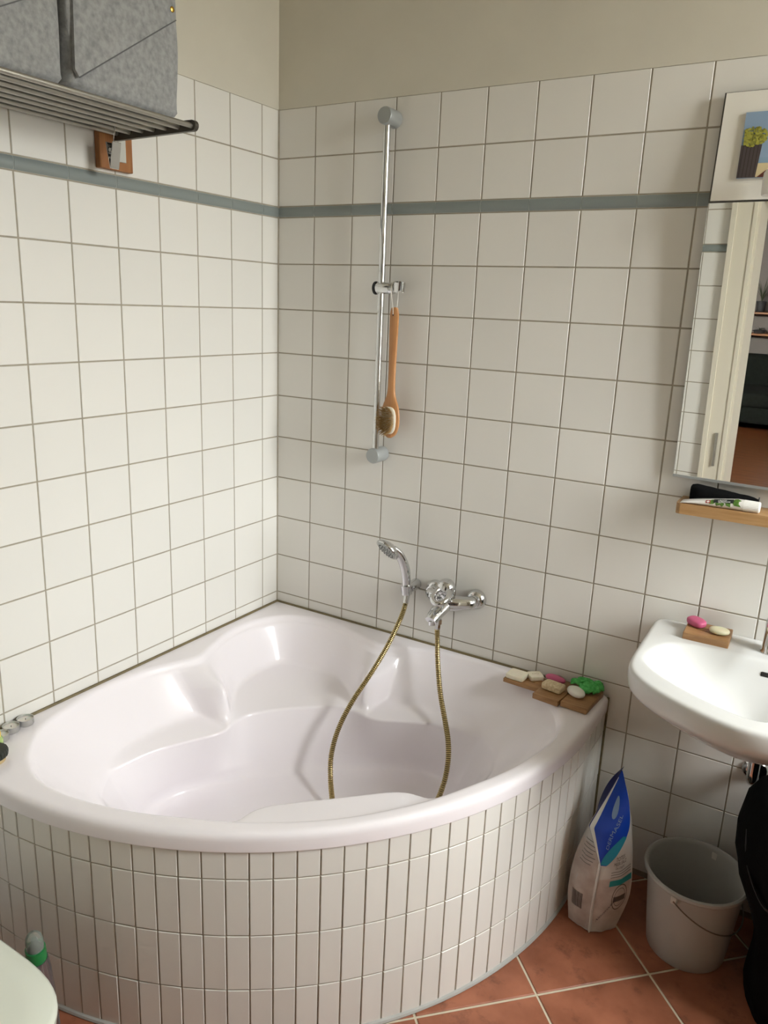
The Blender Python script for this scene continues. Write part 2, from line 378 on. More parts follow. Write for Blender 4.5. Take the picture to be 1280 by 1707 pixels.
# door opening with its casing; the room behind it, seen in the mirror
g = G()
for x0, x1 in ((DX0 - 0.11, DX0), (DX1, DX1 + 0.11)):
    s = 1 if x1 == DX0 else -1
    g.box(x0, x1, YF - 0.002, YF + 0.016, 0, DZ + 0.10); 
    xa = x0 if s > 0 else x1 - 0.022; g.box(xa, xa + 0.022, YF + 0.016, YF + 0.026, 0, DZ + 0.10)
    xb = x1 - 0.016 if s > 0 else x0; g.box(xb, xb + 0.016, YF + 0.016, YF + 0.021, 0, DZ)
g.box(DX0, DX1, YF - 0.002, YF + 0.016, DZ, DZ + 0.10)
g.box(DX0 - 0.11, DX1 + 0.11, YF + 0.016, YF + 0.026, DZ + 0.078, DZ + 0.10)
g.box(DX0 - 0.002, DX0 + 0.012, YF - WT - 0.004, YF + 0.012, 0, DZ); g.box(DX1 - 0.012, DX1 + 0.002, YF - WT - 0.004, YF + 0.012, 0, DZ); g.box(DX0, DX1, YF - WT - 0.004, YF + 0.012, DZ - 0.012, DZ + 0.002)
door = struct('door_1', g, M_PAINT)
for z in (0.22, 0.88): part('hinge', G().lathe([(0.007, 0), (0.007, 0.165)], 10, Matrix.Translation((DX0 - 0.045, YF + 0.022, z))), M_STEEL, door)
struct('floor_2', G().box(-3.0, XR2 + 0.1, YB - 0.1, YF - WT, -0.06, 0), wood('dark_red_floorboards', (0.20, 0.075, 0.028), (0.12, 0.04, 0.016), (1.5, 12, 12), 0.3))
M_LIV = mat('grey_living_room_paint', (0.17, 0.15, 0.13), rough=0.9)
struct('wall_far', G().box(-3.0, XR2 + 0.1, YB - 0.1, YB, 0, HC), M_LIV)
g = G(); w = W2
g.box(XR2, XR2 + 0.15, YB, w['y0'], 0, HC); g.box(XR2, XR2 + 0.15, w['y1'], YF - WT, 0, HC); g.box(XR2, XR2 + 0.15, w['y0'], w['y1'], 0, w['z0']); g.box(XR2, XR2 + 0.15, w['y0'], w['y1'], w['z1'], HC)
struct('wall_east', g, M_LIV)
struct('wall_west', G().box(-3.1, -3.0, YB, YF - WT, 0, HC), M_LIV)
struct('ceiling_2', G().box(-3.1, XR2 + 0.15, YB - 0.1, YF - WT, HC, HC + 0.1), M_CEIL)

# ------------------------------------------------------------------ corner bathtub
def ray_poly(cx, cy, a, poly):
    dx, dy = math.cos(a), math.sin(a); best = 0
    for i in range(len(poly)):
        x1, y1 = poly[i][0] - cx, poly[i][1] - cy; x2, y2 = poly[(i + 1) % len(poly)][0] - cx, poly[(i + 1) % len(poly)][1] - cy
        ex, ey = x2 - x1, y2 - y1; d = dx * ey - dy * ex
        if abs(d) < 1e-12: continue
        t = (x1 * ey - y1 * ex) / d; u = (x1 * dy - y1 * dx) / d
        if t > 0 and -1e-9 <= u <= 1 + 1e-9: best = max(best, t)
    return best
def sym(half):
    """half outline (s, t>=0) from front to back -> closed smooth outline"""
    pts = [(s_, t_, 0) for s_, t_ in half]
    full = pts + [(s_, -t_, 0) for s_, t_ in reversed(half) if t_ > 1e-9]
    return [(p.x, p.y) for p in catmull(full, 8, True)]
def smooth_ring(a, sig):
    n = len(a); k = int(3 * sig) + 1; w = np.exp(-0.5 * (np.arange(-k, k + 1) / sig) ** 2); w /= w.sum()
    return np.convolve(np.r_[a[-k:], a, a[:k]], w, 'valid')
def fillet_profile(P, R, seg):
    """P list of (r,z); round each inner corner with at most radius R[i]"""
    out = [P[0]]
    for i in range(1, len(P) - 1):
        a, b, c = (np.array(P[j], float) for j in (i - 1, i, i + 1)); la, lc = np.linalg.norm(a - b), np.linalg.norm(c - b)
        ra = min(R[i], 0.45 * la); rc = min(R[i], 0.45 * lc)
        p0 = b + (a - b) / max(la, 1e-9) * ra; p2 = b + (c - b) / max(lc, 1e-9) * rc
        for k in range(seg + 1):
            t = k / seg; out.append(tuple((1 - t) ** 2 * p0 + 2 * t * (1 - t) * b + t * t * p2))
    out.append(P[-1]); return out
ZRIM = 0.584
E0 = [(1.345, 0), (1.338, .10), (1.318, .22), (1.278, .345), (1.236, .455), (1.185, .55), (1.125, .635), (1.06, .69), (1.00, .715), (.95, .724), (.865, .722), (.79, .70), (.72, .655), (.645, .60), (.575, .525), (.52, .445), (.488, .37), (.472, .325), (.455, .298), (.432, .283), (.395, .266), (.34, .236), (.27, .195), (.20, .125), (.165, .05), (.157, 0)]
EB = [(1.24, 0), (1.24, .10), (1.243, .155), (1.258, .195), (1.288, .235), (1.272, .33), (1.228, .445), (1.178, .54), (1.118, .627), (1.055, .682), (.998, .707), (.95, .716), (.866, .714), (.793, .692), (.725, .648), (.652, .594), (.583, .52), (.53, .441), (.499, .367), (.484, .320), (.466, .290), (.440, .274), (.402, .257), (.35, .228), (.282, .187), (.214, .118), (.181, .048), (.174, 0)]
E1 = [(1.19, 0), (1.188, .12), (1.175, .23), (1.14, .35), (1.09, .45), (1.03, .52), (.97, .565), (.90, .585), (.83, .578), (.761, .546), (.70, .498), (.62, .405), (.580, .340), (.562, .306), (.590, .270), (.612, .236), (.600, .214), (.555, .203), (.48, .196), (.395, .177), (.325, .13), (.26, .06), (.235, 0)]
E2 = [(1.165, 0), (1.165, .12), (1.148, .23), (1.11, .34), (1.06, .43), (1.0, .505), (.95, .55), (.89, .575), (.828, .574), (.775, .515), (.72, .418), (.688, .32), (.672, .265), (.648, .226), (.605, .196), (.565, .155), (.551, .09), (.547, 0)]
E3 = [(1.08, 0), (1.075, .12), (1.05, .23), (1.0, .33), (.93, .41), (.86, .46), (.78, .482), (.725, .472), (.66, .425), (.625, .365), (.60, .265), (.587, .155), (.584, 0)]
NA = 480
ang = np.array([2 * PI * k / NA for k in range(NA)])
CS = 0.85
def radii(h, sig): 
    o = sym(h); return smooth_ring(np.array([ray_poly(CS, 0, a, o) for a in ang]), sig)
r0, rb, r1, r2, r3 = radii(E0, 0.9), radii(EB, 0.9), radii(E1, 0.9), radii(E2, 0.9), radii(E3, 3)
AC, AR = (0.18, -0.192), 1.1215
def outer_poly(R, wall=0.004, end=0.0):
    pts = [(wall, -wall)]; xr = AC[0] + R
    pts += [(xr - 0.018, -wall)] + [(xr - 0.018 + 0.018 * math.sin(t), -wall - 0.018 + 0.018 * math.cos(t)) for t in np.linspace(0.2, PI / 2, 5)]
    pts += [(AC[0] + R * math.cos(t), AC[1] - R * math.sin(t)) for t in np.linspace(0, PI / 2, 60)]
    yb = AC[1] - R
    pts += [(wall + 0.018 - 0.018 * math.sin(t), yb + 0.018 - 0.018 * math.cos(t)) for t in np.linspace(0, PI / 2 - 0.2, 5)] + [(wall, yb + 0.018)]
    return pts
def st_of(p): return ((p[0] - p[1]) / math.sqrt(2), (p[0] + p[1]) / math.sqrt(2))
op = [st_of(p) for p in outer_poly(AR + 0.007)]
ro = np.array([ray_poly(CS, 0, a, op) for a in ang])
fw = np.array([1.0 if math.hypot(*(np.array((( CS + ro[k] * math.cos(a) + ro[k] * math.sin(a)) / math.sqrt(2), (-(CS + ro[k] * math.cos(a)) + ro[k] * math.sin(a)) / math.sqrt(2))) - AC)) > AR - 0.01 else 0.0 for k, a in enumerate(ang)])
fw = smooth_ring(fw, 3)
rows = []
for k, a in enumerate(ang):
    lip = 0.020 * fw[k] + 0.003
    back = 0.5 - 0.5 * math.cos(a)                    # 0 at the front, 1 at the back corner
    z1 = 0.432; z2 = 0.418
    if back < 0.62: z1, z2 = 0.432 - 0.05 * (0.62 - back) / 0.62, 0.418 - 0.07 * (0.62 - back) / 0.62
    P = [(ro[k] - 0.012 * fw[k] - 0.004, 0.535), (ro[k], 0.535), (ro[k], ZRIM), (r0[k] + 0.006, ZRIM - 0.001), (r0[k] - 0.006, 0.566)]
    rbk = min(rb[k], r0[k] - 0.010)
    deg = abs(math.degrees(math.atan2(math.sin(a), -math.cos(a))))          # degrees away from the back corner
    wr = math.exp(-0.5 * ((deg - 40.0) / (4.6 if deg < 40 else 3.6)) ** 2)  # the two armrest ridges
    r1k = min(r1[k], rbk - 0.02); rm = (1 - wr) * 0.5 * (rbk + r1k) + wr * (r1k + 0.022); zm = (1 - wr) * 0.5 * (0.56 + z1) + wr * 0.528
    P += [(rbk, 0.560), (rm, zm), (r1k, z1), (min(r2[k], r1[k] - 0.012, rbk - 0.034), z2), (r3[k], 0.205), (max(r3[k] - 0.07, 0.02), 0.192), (0.01, 0.188)]
    R = [0, 0.004, 0.017 * fw[k] + 0.004, 0.012, 0.008, 0.014, 0.030, 0.020, 0.010, 0.05, 0.03, 0]
    prof = fillet_profile(P, R, 5)
    ca, sa = math.cos(a), math.sin(a)
    rows.append([((CS + r * ca + r * sa) / math.sqrt(2), (-(CS + r * ca) + r * sa) / math.sqrt(2), z) for r, z in prof])
tub = thing('corner_bathtub', 'pale corner bathtub with moulded corner seat and tiled curved front', 'bathtub', (0.6, -0.6, 0))
g = G().grid(rows + [rows[0]])
g.f.append(tuple(k * len(rows[0]) + len(rows[0]) - 1 for k in range(NA))); g.sm.append(True); g.mi.append(0)
basin = part('basin', g, M_TUB, tub)
# apron: straight - arc - straight
RP = AR - 0.0022
path = [(0.004, AC[1] - RP), (AC[0], AC[1] - RP)] + [(AC[0] + RP * math.sin(t), AC[1] - RP * math.cos(t)) for t in np.linspace(0, PI / 2, 90)][1:] + [(AC[0] + RP, -0.004)]
inn = [(0.004, AC[1] - RP + 0.02), (AC[0], AC[1] - RP + 0.02)] + [(AC[0] + (RP - 0.02) * math.sin(t), AC[1] - (RP - 0.02) * math.cos(t)) for t in np.linspace(0, PI / 2, 90)][1:] + [(AC[0] + RP - 0.02, -0.004)]
g = G().grid([[(x, y, 0.001) for x, y in inn], [(x, y, 0.001) for x, y in path], [(x, y, 0.537) for x, y in path], [(x, y, 0.537) for x, y in inn]], smooth=True)
apron = part('apron', g, M_GROUT, tub)
L0 = AC[0]; LA = AR * PI / 2; LT = L0 + LA - AC[1]
phase = L0 + AR * math.atan2(0.8207 - AC[0], -( -1.1144 - AC[1]))
tp = 0.0533; start = phase % tp - tp
rows_z = [(0.004, 0.154), (0.154, 0.307), (0.307, 0.460), (0.460, 0.5385)]
at = random.Random(5)
sL = start
while sL < LT:
    a, b = max(sL, 0.005), min(sL + tp, LT - 0.005)
    if b - a > 0.012:
        m_ = (a + b) / 2
        if m_ < L0: pos = (m_, AC[1] - AR); rot = 0
        elif m_ < L0 + LA: th = (m_ - L0) / AR; pos = (AC[0] + AR * math.sin(th), AC[1] - AR * math.cos(th)); rot = th
        else: pos = (AC[0] + AR, AC[1] + (m_ - L0 - LA)); rot = PI / 2
        for z0, z1 in rows_z:
            o = bpy.data.objects.new('tile', tile_mesh(b - a - 0.0037, z1 - z0 - 0.0038, 'apron', M_APRON, 0.004, 0.0010)); COL.objects.link(o); o.parent = apron
            o.location = Vector((pos[0], pos[1], (z0 + z1) / 2)) - base_of(apron); o.rotation_euler = (at.gauss(0, 0.004), 0, rot + at.gauss(0, 0.012))
    sL += tp
part('sealant', G().tube([(x + 0.002 * 0, y, 0.003) for x, y in [(0.004, AC[1] - AR), (AC[0], AC[1] - AR)] + [(AC[0] + AR * math.sin(t), AC[1] - AR * math.cos(t)) for t in np.linspace(0, PI / 2, 60)][1:] + [(AC[0] + AR, -0.006)]], 0.0075, 8), M_SEAL, tub)

# ------------------------------------------------------------------ shower rail
rail = thing('shower_rail', 'tall chrome shower rail with sliding holder on the tiled back wall', 'shower rail', (0.456, 0, 1.228))
RX, RY = 0.4545, -0.046
for z, nm in ((2.266, 0), (1.228, 1)):
    g = G().lathe([(0.0, 0), (0.0255, 0), (0.0255, 0.062), (0.0235, 0.066), (0.0, 0.066)], 32, AX((0.4545, 0, z), (0.4545, -1, z)))
    part('wall_mount', g, M_SATIN, rail)
part('pole', G().tube([(RX, RY, 1.235), (RX, RY, 2.26)], 0.0108, 20), M_CHROME, rail)
zs = 1.768
sl = part('slider', G().lathe([(0.0, 0), (0.0165, 0), (0.018, 0.002), (0.018, 0.064), (0.0165, 0.067), (0.0145, 0.068), (0.0145, 0.070), (0.0, 0.070)], 24, AX((0.436, RY, zs), (1, RY, zs))), M_CHROME, rail)
part('clamp_knob', G().lathe([(0.0, 0), (0.018, 0), (0.0205, 0.002), (0.0205, 0.006), (0.0, 0.007)], 24, AX((0.430, RY, zs), (1, RY, zs))), M_BLACKRUB, sl, 'black clamp ring')
def cup(c, ax, r0, r1, h, open_dir, gap=0.9, n=22):
    """open C-shaped cup around axis ax, slot towards open_dir"""
    M = AX(c, Vector(c) + Vector(ax)); od = M.to_3x3().inverted() @ Vector(open_dir); a0 = math.atan2(od.y, od.x)
    rws = []
    for k in range(n + 1):
        a = a0 + gap / 2 + (2 * PI - gap) * k / n; ca, sa = math.cos(a), math.sin(a)
        rws.append([M @ Vector(p) for p in ((r0 * ca, r0 * sa, 0), (r1 * ca, r1 * sa, 0), (r1 * 1.05 * ca, r1 * 1.05 * sa, h), (r0 * 1.1 * ca, r0 * 1.1 * sa, h), (r0 * ca, r0 * sa, 0))])
    g = G().grid(rws, smooth=False)
    for r in (rws[0], rws[-1]): g.add(r[:4], [(0, 1, 2, 3)])
    return g
part('holder_fork', cup((0.521, RY - 0.002, zs - 0.010), (0.15, -0.15, 1), 0.0125, 0.018, 0.030, (0.8, -0.6, 0), 1.1), M_CHROME, sl)

# long bath brush hung by its string
br = thing('bath_brush', 'long-handled wooden bath brush with tan bristles hanging from the shower rail', 'brush', (0.505, -0.058, 1.29))
zt, zb = 1.711, 1.295
BM = Matrix.Translation((0.5105, -0.052, 0)) @ Matrix.Rotation(math.radians(-4), 4, 'Z')   # local x across, -y bristle side
def bout():
    L = []
    for z, w in ((zt, 0.006), (zt - 0.006, 0.0115), (zt - 0.03, 0.0145), (zt - 0.10, 0.0135), (zt - 0.20, 0.0115), (zt - 0.262, 0.0125), (zt - 0.29, 0.0185), (zt - 0.31, 0.026), (zt - 0.335, 0.0315), (zt - 0.36, 0.0325), (zt - 0.385, 0.0290), (zt - 0.405, 0.020), (zt - 0.416, 0.006)): L.append((z, w))
    return L
zz = [p for p in catmull([(w, 0, z) for z, w in bout()], 5)]
rws = []
for p in zz:
    w, z = abs(p.x) * 1.12, p.z; t = 0.0065 + 0.0015 * min(1, max(0, (zt - 0.26 - z) / 0.05)); e = min(1.0, w / 0.010)
    rws.append([BM @ Vector((w * math.cos(a), 0.0 + t * e * math.copysign(abs(math.sin(a)) ** 0.6, math.sin(a)), z)) for a in [2 * PI * k / 20 for k in range(20)]])
g = G().grid(rws, closed=True); g.f.append(tuple(range(20))); g.sm.append(True); g.mi.append(0); n_ = len(rws); g.f.append(tuple((n_ - 1) * 20 + k for k in reversed(range(20)))); g.sm.append(True); g.mi.append(0)
hd = part('handle', g, M_BEECH, br)
zc = zt - 0.358
g = G().sell(0.0305, 0.008, 0.045, 0.7, 0.9, 28, 12, BM @ Matrix.Translation((-0.002, -0.010, zc)))
pad = part('bristle_pad', g, mat('cream_rubber_pad', (0.70, 0.66, 0.56), rough=0.6), br)
g = G(); rb_ = random.Random(9); k = 0
for i in range(-9, 10):
    for j in range(-13, 14):
        x, z = i * 0.0033 + (0.0016 if j % 2 else 0), j * 0.0034
        if (x / 0.0275) ** 2 + (z / 0.042) ** 2 > 1: continue
        dx, dz = x * 0.28 + rb_.gauss(0, 0.0012), z * 0.22 + rb_.gauss(0, 0.0012); L = 0.021
        a = Vector((x - 0.002, -0.015, z + zc)); b = Vector((x - 0.002 + dx, -0.015 - L, z + dz + zc)); r = 0.0009
        vs = [BM @ (a + Vector((r * math.cos(t), 0, r * math.sin(t)))) for t in (0, 2.1, 4.2)] + [BM @ (b + Vector((r * 0.8 * math.cos(t), 0, r * 0.8 * math.sin(t)))) for t in (0, 2.1, 4.2)]
        g.add(vs, [(0, 1, 4, 3), (1, 2, 5, 4), (2, 0, 3, 5), (3, 4, 5)])
part('bristles', g, mat('tan_boar_bristle', (0.46, 0.30, 0.11), rough=0.6, col2=(0.26, 0.15, 0.05), nscale=200), br, kind='stuff')
h0 = BM @ Vector((0, 0, zt - 0.022))
pf = BM @ Vector((0, -0.0085, zt - 0.022)); pk = BM @ Vector((0, 0.0085, zt - 0.022))
part('hanging_string', G().tube(catmull([pf, pf + Vector((0, -0.002, 0.02)), (0.5035, RY - 0.0205, zs - 0.012), (0.5038, RY - 0.0145, zs + 0.0155), (0.5045, RY + 0.006, zs + 0.0185), (0.5055, RY + 0.0205, zs - 0.004), pk + Vector((0.001, 0.002, 0.02)), pk], 6), 0.0011, 6), mat('white_cotton_string', (0.72, 0.70, 0.64), rough=0.9), br)
part('hole_ring', G().lathe([(0.0, 0.0), (0.0022, 0.0), (0.0022, 0.0012), (0.0, 0.0012)], 12, AX(BM @ Vector((0, -0.0062, zt - 0.024)), BM @ Vector((0, -1, zt - 0.024)))), M_BLACKRUB, hd)

# ------------------------------------------------------------------ hand shower, its wall holder, mixer and hose
hold = thing('shower_holder', 'small chrome wall holder gripping the hand shower beside the mixer', 'shower holder', (0.61, 0, 0.79))
part('wall_stem', G().lathe([(0, 0), (0.0195, 0), (0.0195, 0.022), (0.0175, 0.040), (0.0165, 0.050), (0, 0.050)], 24, AX((0.612, 0, 0.792), (0.600, -1, 0.760))), M_CHROME, hold)
HA = Vector((-0.06, -0.10, 1)).normalized()
part('clip', cup(Vector((0.612, -0.066, 0.775)), HA, 0.0120, 0.0185, 0.032, (-0.75, -0.66, 0), 0.85), M_CHROME, hold)
hs = thing('hand_shower', 'chrome hand shower with a round spray head resting in its wall holder', 'hand shower', (0.612, -0.066, 0.77))
HP = catmull([(0.613, -0.065, 0.768), (0.611, -0.068, 0.80), (0.611, -0.073, 0.835), (0.608, -0.081, 0.872), (0.600, -0.093, 0.905), (0.590, -0.106, 0.927), (0.580, -0.119, 0.940)], 6)
nh = len(HP); rad = []
for i in range(nh):
    t = i / (nh - 1); rad.append(((0.0112 + 0.0055 * min(1, t * 2.2) - 0.001 * max(0, t - 0.6)), (0.0108 + 0.001 * math.sin(PI * t))))
part('handle', G().tube(HP, rad, 18, up=(0.3, -1, 0.2)), M_CHROME, hs)
HC_ = Vector((0.568, -0.128, 0.941)); HN = Vector((-0.30, -0.72, -0.62)).normalized()
HMx = AX(HC_, HC_ + HN)
part('spray_head', G().lathe([(0.0, -0.017), (0.014, -0.019), (0.029, -0.013), (0.042, -0.003), (0.0445, 0.005), (0.043, 0.0085), (0.0, 0.009)], 36, HMx), M_CHROME, hs)
fp = part('spray_plate', G().lathe([(0.0, 0.0115), (0.030, 0.011), (0.038, 0.0088), (0.038, 0.008), (0.0, 0.008)], 32, HMx), mat('grey_spray_plate', (0.45, 0.47, 0.46), rough=0.35, metal=0.3), hs, 'matt grey spray plate')
g = G()
for rr, nn in ((0.009, 6), (0.019, 12), (0.029, 18)):
    for k in range(nn):
        a = 2 * PI * k / nn; g.lathe([(0.0018, 0.0), (0.0014, 0.004), (0, 0.0042)], 6, HMx @ Matrix.Translation((rr * math.cos(a), rr * math.sin(a), 0.0098)))
part('nozzles', g, mat('dark_rubber_nozzle', (0.12, 0.13, 0.13), rough=0.6), fp, kind='stuff')

mx = thing('mixer_tap', 'chrome single-lever bath mixer with loop handle on the back wall', 'tap', (0.767, 0, 0.79))
for x in (0.692, 0.842):
    part('escutcheon', G().lathe([(0, 0), (0.0335, 0), (0.0335, 0.006), (0.031, 0.016), (0.024, 0.023), (0.021, 0.025), (0.021, 0.040), (0, 0.040)], 32, AX((x, 0, 0.79), (x, -1, 0.79))), M_CHROME, mx)
BP = catmull([(0.842, -0.034, 0.790), (0.836, -0.050, 0.789), (0.812, -0.064, 0.787), (0.785, -0.075, 0.785), (0.767, -0.078, 0.785), (0.749, -0.075, 0.785), (0.722, -0.064, 0.787), (0.698, -0.050, 0.789), (0.692, -0.034, 0.790)], 5)
nb = len(BP); rad = [0.0195 + 0.0085 * math.sin(PI * i / (nb - 1)) ** 2 for i in range(nb)]
part('body', G().tube(BP, rad, 22), M_CHROME, mx)
SP = catmull([(0.767, -0.070, 0.786), (0.765, -0.100, 0.776), (0.762, -0.130, 0.765), (0.760, -0.152, 0.755), (0.759, -0.166, 0.747)], 5)
rad = [(0.030 - 0.010 * i / (len(SP) - 1), 0.024 - 0.008 * i / (len(SP) - 1)) for i in range(len(SP))]
spt = part('spout', G().tube(SP, rad, 22, up=(0, 0, 1)), M_CHROME, mx)
part('aerator', G().lathe([(0, 0), (0.012, 0), (0.0125, 0.012), (0, 0.012)], 20, AX((0.759, -0.156, 0.730), (0.759, -0.150, 0.80))), M_CHROME, spt)
part('diverter_knob', G().lathe([(0.0, 0), (0.006, 0), (0.006, 0.012), (0.0105, 0.014), (0.0105, 0.022), (0.008, 0.025), (0, 0.025)], 18, AX((0.764, -0.118, 0.790), (0.764, -0.135, 0.85))), M_CHROME, mx)
part('hose_connector', G().lathe([(0, 0), (0.0095, 0), (0.0095, 0.016), (0.013, 0.018), (0.013, 0.034), (0.010, 0.036), (0.010, 0.052), (0, 0.052)], 6, AX((0.752, -0.100, 0.695), (0.755, -0.098, 0.80)), smooth=False), M_CHROME, mx)
CA = Vector((0.0, -0.30, 1)).normalized(); CB = Vector((0.767, -0.074, 0.802))
part('cartridge_housing', G().lathe([(0, 0), (0.026, 0.0), (0.025, 0.010), (0.0225, 0.013), (0.0225, 0.019), (0.026, 0.022), (0.0265, 0.028), (0, 0.028)], 30, AX(CB, CB + CA)), M_CHROME, mx)
# loop lever: dome over the cartridge running into an open ring towards the front
LM = Matrix.Translation(CB + CA * 0.031) @ Matrix(((1, 0, 0, 0), (0, CA.z, -CA.y * -1 * -1, 0), (0, -CA.y * -1, CA.z, 0), (0, 0, 0, 1)))
LM = Matrix.Translation(CB + CA * 0.030) @ Matrix.Rotation(math.radians(17), 4, 'X') @ Matrix.Rotation(math.radians(6), 4, 'Z')
lev = part('lever', G().lathe([(0.0, 0.036), (0.013, 0.0345), (0.024, 0.028), (0.0305, 0.015), (0.0315, 0.0), (0.0, 0.0)], 30, LM), M_CHROME, mx)
rws = []
for k in range(40):
    a = 2 * PI * k / 40; cx_, cy_ = 0.0250 * math.cos(a), -0.048 + 0.036 * math.sin(a); zc_ = 0.013 - 0.010 * max(0, (-cy_ - 0.02) / 0.06)
    nx, ny = math.cos(a) / 0.025, math.sin(a) / 0.036; l = math.hypot(nx, ny); nx, ny = nx / l, ny / l
    rws.append([LM @ Vector((cx_ + nx * 0.0098 * math.cos(t), cy_ + ny * 0.0098 * math.cos(t), zc_ + 0.0098 * math.sin(t))) for t in [2 * PI * j / 12 for j in range(12)]])
part('lever_loop', G().grid(rws + [rws[0]], closed=True), M_CHROME, lev)

HO = catmull([(0.7515, -0.1003, 0.6915), (0.757, -0.105, 0.66), (0.775, -0.130, 0.60), (0.815, -0.180, 0.520), (0.862, -0.228, 0.452), (0.895, -0.268, 0.415), (0.917, -0.306, 0.372), (0.925, -0.345, 0.315), (0.912, -0.375, 0.255), (0.880, -0.435, 0.222), (0.835, -0.515, 0.208), (0.775, -0.570, 0.203), (0.715, -0.580, 0.203), (0.660, -0.540, 0.206), (0.618, -0.492, 0.222), (0.578, -0.446, 0.262), (0.556, -0.412, 0.320), (0.556, -0.374, 0.395), (0.574, -0.325, 0.475), (0.598, -0.250, 0.555), (0.611, -0.178, 0.625), (0.617, -0.115, 0.695), (0.615, -0.080, 0.735), (0.6135, -0.066, 0.768)], 40)
# resample evenly and turn into ribbed metal hose
ln = [0.0]
for a, b in zip(HO[:-1], HO[1:]): ln.append(ln[-1] + (b - a).length)
N = int(ln[-1] / 0.0020); pts = []; rad = []; j = 0
for i in range(N + 1):
    d_ = ln[-1] * i / N
    while j < len(ln) - 2 and ln[j + 1] < d_: j += 1
    t = (d_ - ln[j]) / max(1e-9, ln[j + 1] - ln[j]); pts.append(HO[j].lerp(HO[j + 1], t)); rad.append((0.0088, 0.0088, 0.0060)[i % 3])
hose = thing('shower_hose', 'gold-toned ribbed shower hose looping down into the bathtub', 'hose', (0.752, -0.10, 0.2))
gh = G().tube(pts, rad, 10)
for q_ in range(N):
    if q_ % 3 == 1: gh.mi[q_ * 10:(q_ + 1) * 10] = [1] * 10
part('ribbed_tube', gh, [M_BRASS, mat('dark_hose_groove', (0.17, 0.13, 0.06), rough=0.45, metal=0.9)], hose)
g = G().tube([pts[-1], pts[-1] - (pts[-1] - pts[-14])], [0.0112, 0.0098], 14); part('end_sleeve', g, M_CHROME, hose)

# ------------------------------------------------------------------ rack on the left wall with felt boxes
rack = thing('towel_rack', 'brushed steel towel rack of parallel rods high on the left wall', 'rack', (0, -1.06, 2.123))
for x in (0.034, 0.081, 0.128, 0.169, 0.213, 0.256, 0.300):
    part('rod', G().tube([(x, -1.455, 2.123), (x, -0.712, 2.123)], 0.0062, 12), M_STEEL, rack)
for y in (-0.706, -1.461):
    prof = [(0.0, 2.106), (0.29, 2.111)] + [(0.302 + 0.0125 * math.sin(t), 2.1235 - 0.0125 * math.cos(t)) for t in np.linspace(0, PI, 8)] + [(0.29, 2.136), (0.0, 2.136)]
    g = G(); Mr = Matrix(((1, 0, 0, 0), (0, 0, 1, y - 0.006), (0, 1, 0, 0), (0, 0, 0, 1)))
    g.prism(prof, 0, 0.012, Mr); part('end_bracket', g, M_DARKSTEEL, rack)
for y in (-0.700, -1.42):
    g = G().rbox(0.020, 0.108, 0.125, 0.0015, 1, Matrix.Translation((0.0105, y - 0.004, 2.0975))); bl = part('wall_block', g, M_WOODY, rack, 'brown wooden mounting block')
    part('mounting_plate', G().rbox(0.003, 0.035, 0.056, 0.001, 1, Matrix.Translation((0.022, y + 0.008, 2.085))), mat('galvanised_plate', (0.52, 0.52, 0.48), rough=0.45, metal=0.4), bl)
cl = thing('clip_hook', 'steel clip on a wire hook hanging from the rack before the wooden block', 'clip', (0.081, -0.765, 2.02))
cx0, cy0 = 0.081, -0.765
hk = [(cx0 - 0.010, cy0, 2.123)] + [(cx0 + 0.0078 * math.cos(t), cy0, 2.123 + 0.0078 * math.sin(t)) for t in np.linspace(PI * 0.9, -0.3, 9)] + [(cx0 + 0.006, cy0, 2.112), (cx0 + 0.001, cy0 + 0.001, 2.10), (cx0 + 0.003, cy0, 2.086), (cx0 + 0.002, cy0, 2.074)]
part('wire_hook', G().tube(catmull(hk, 4), 0.0014, 8), M_CHROME, cl)
part('spring', G().tube([(cx0, cy0 - 0.013, 2.070), (cx0, cy0 + 0.013, 2.070)], 0.0045, 12), M_CHROME, cl)
for s in (1, -1):
    g = G().rbox(0.002, 0.028, 0.064, 0.0008, 1, Matrix.Translation((cx0 + s * 0.0065, cy0, 2.058)) @ Matrix.Rotation(s * math.radians(11), 4, 'Y')); part('jaw', g, M_CHROME, cl)

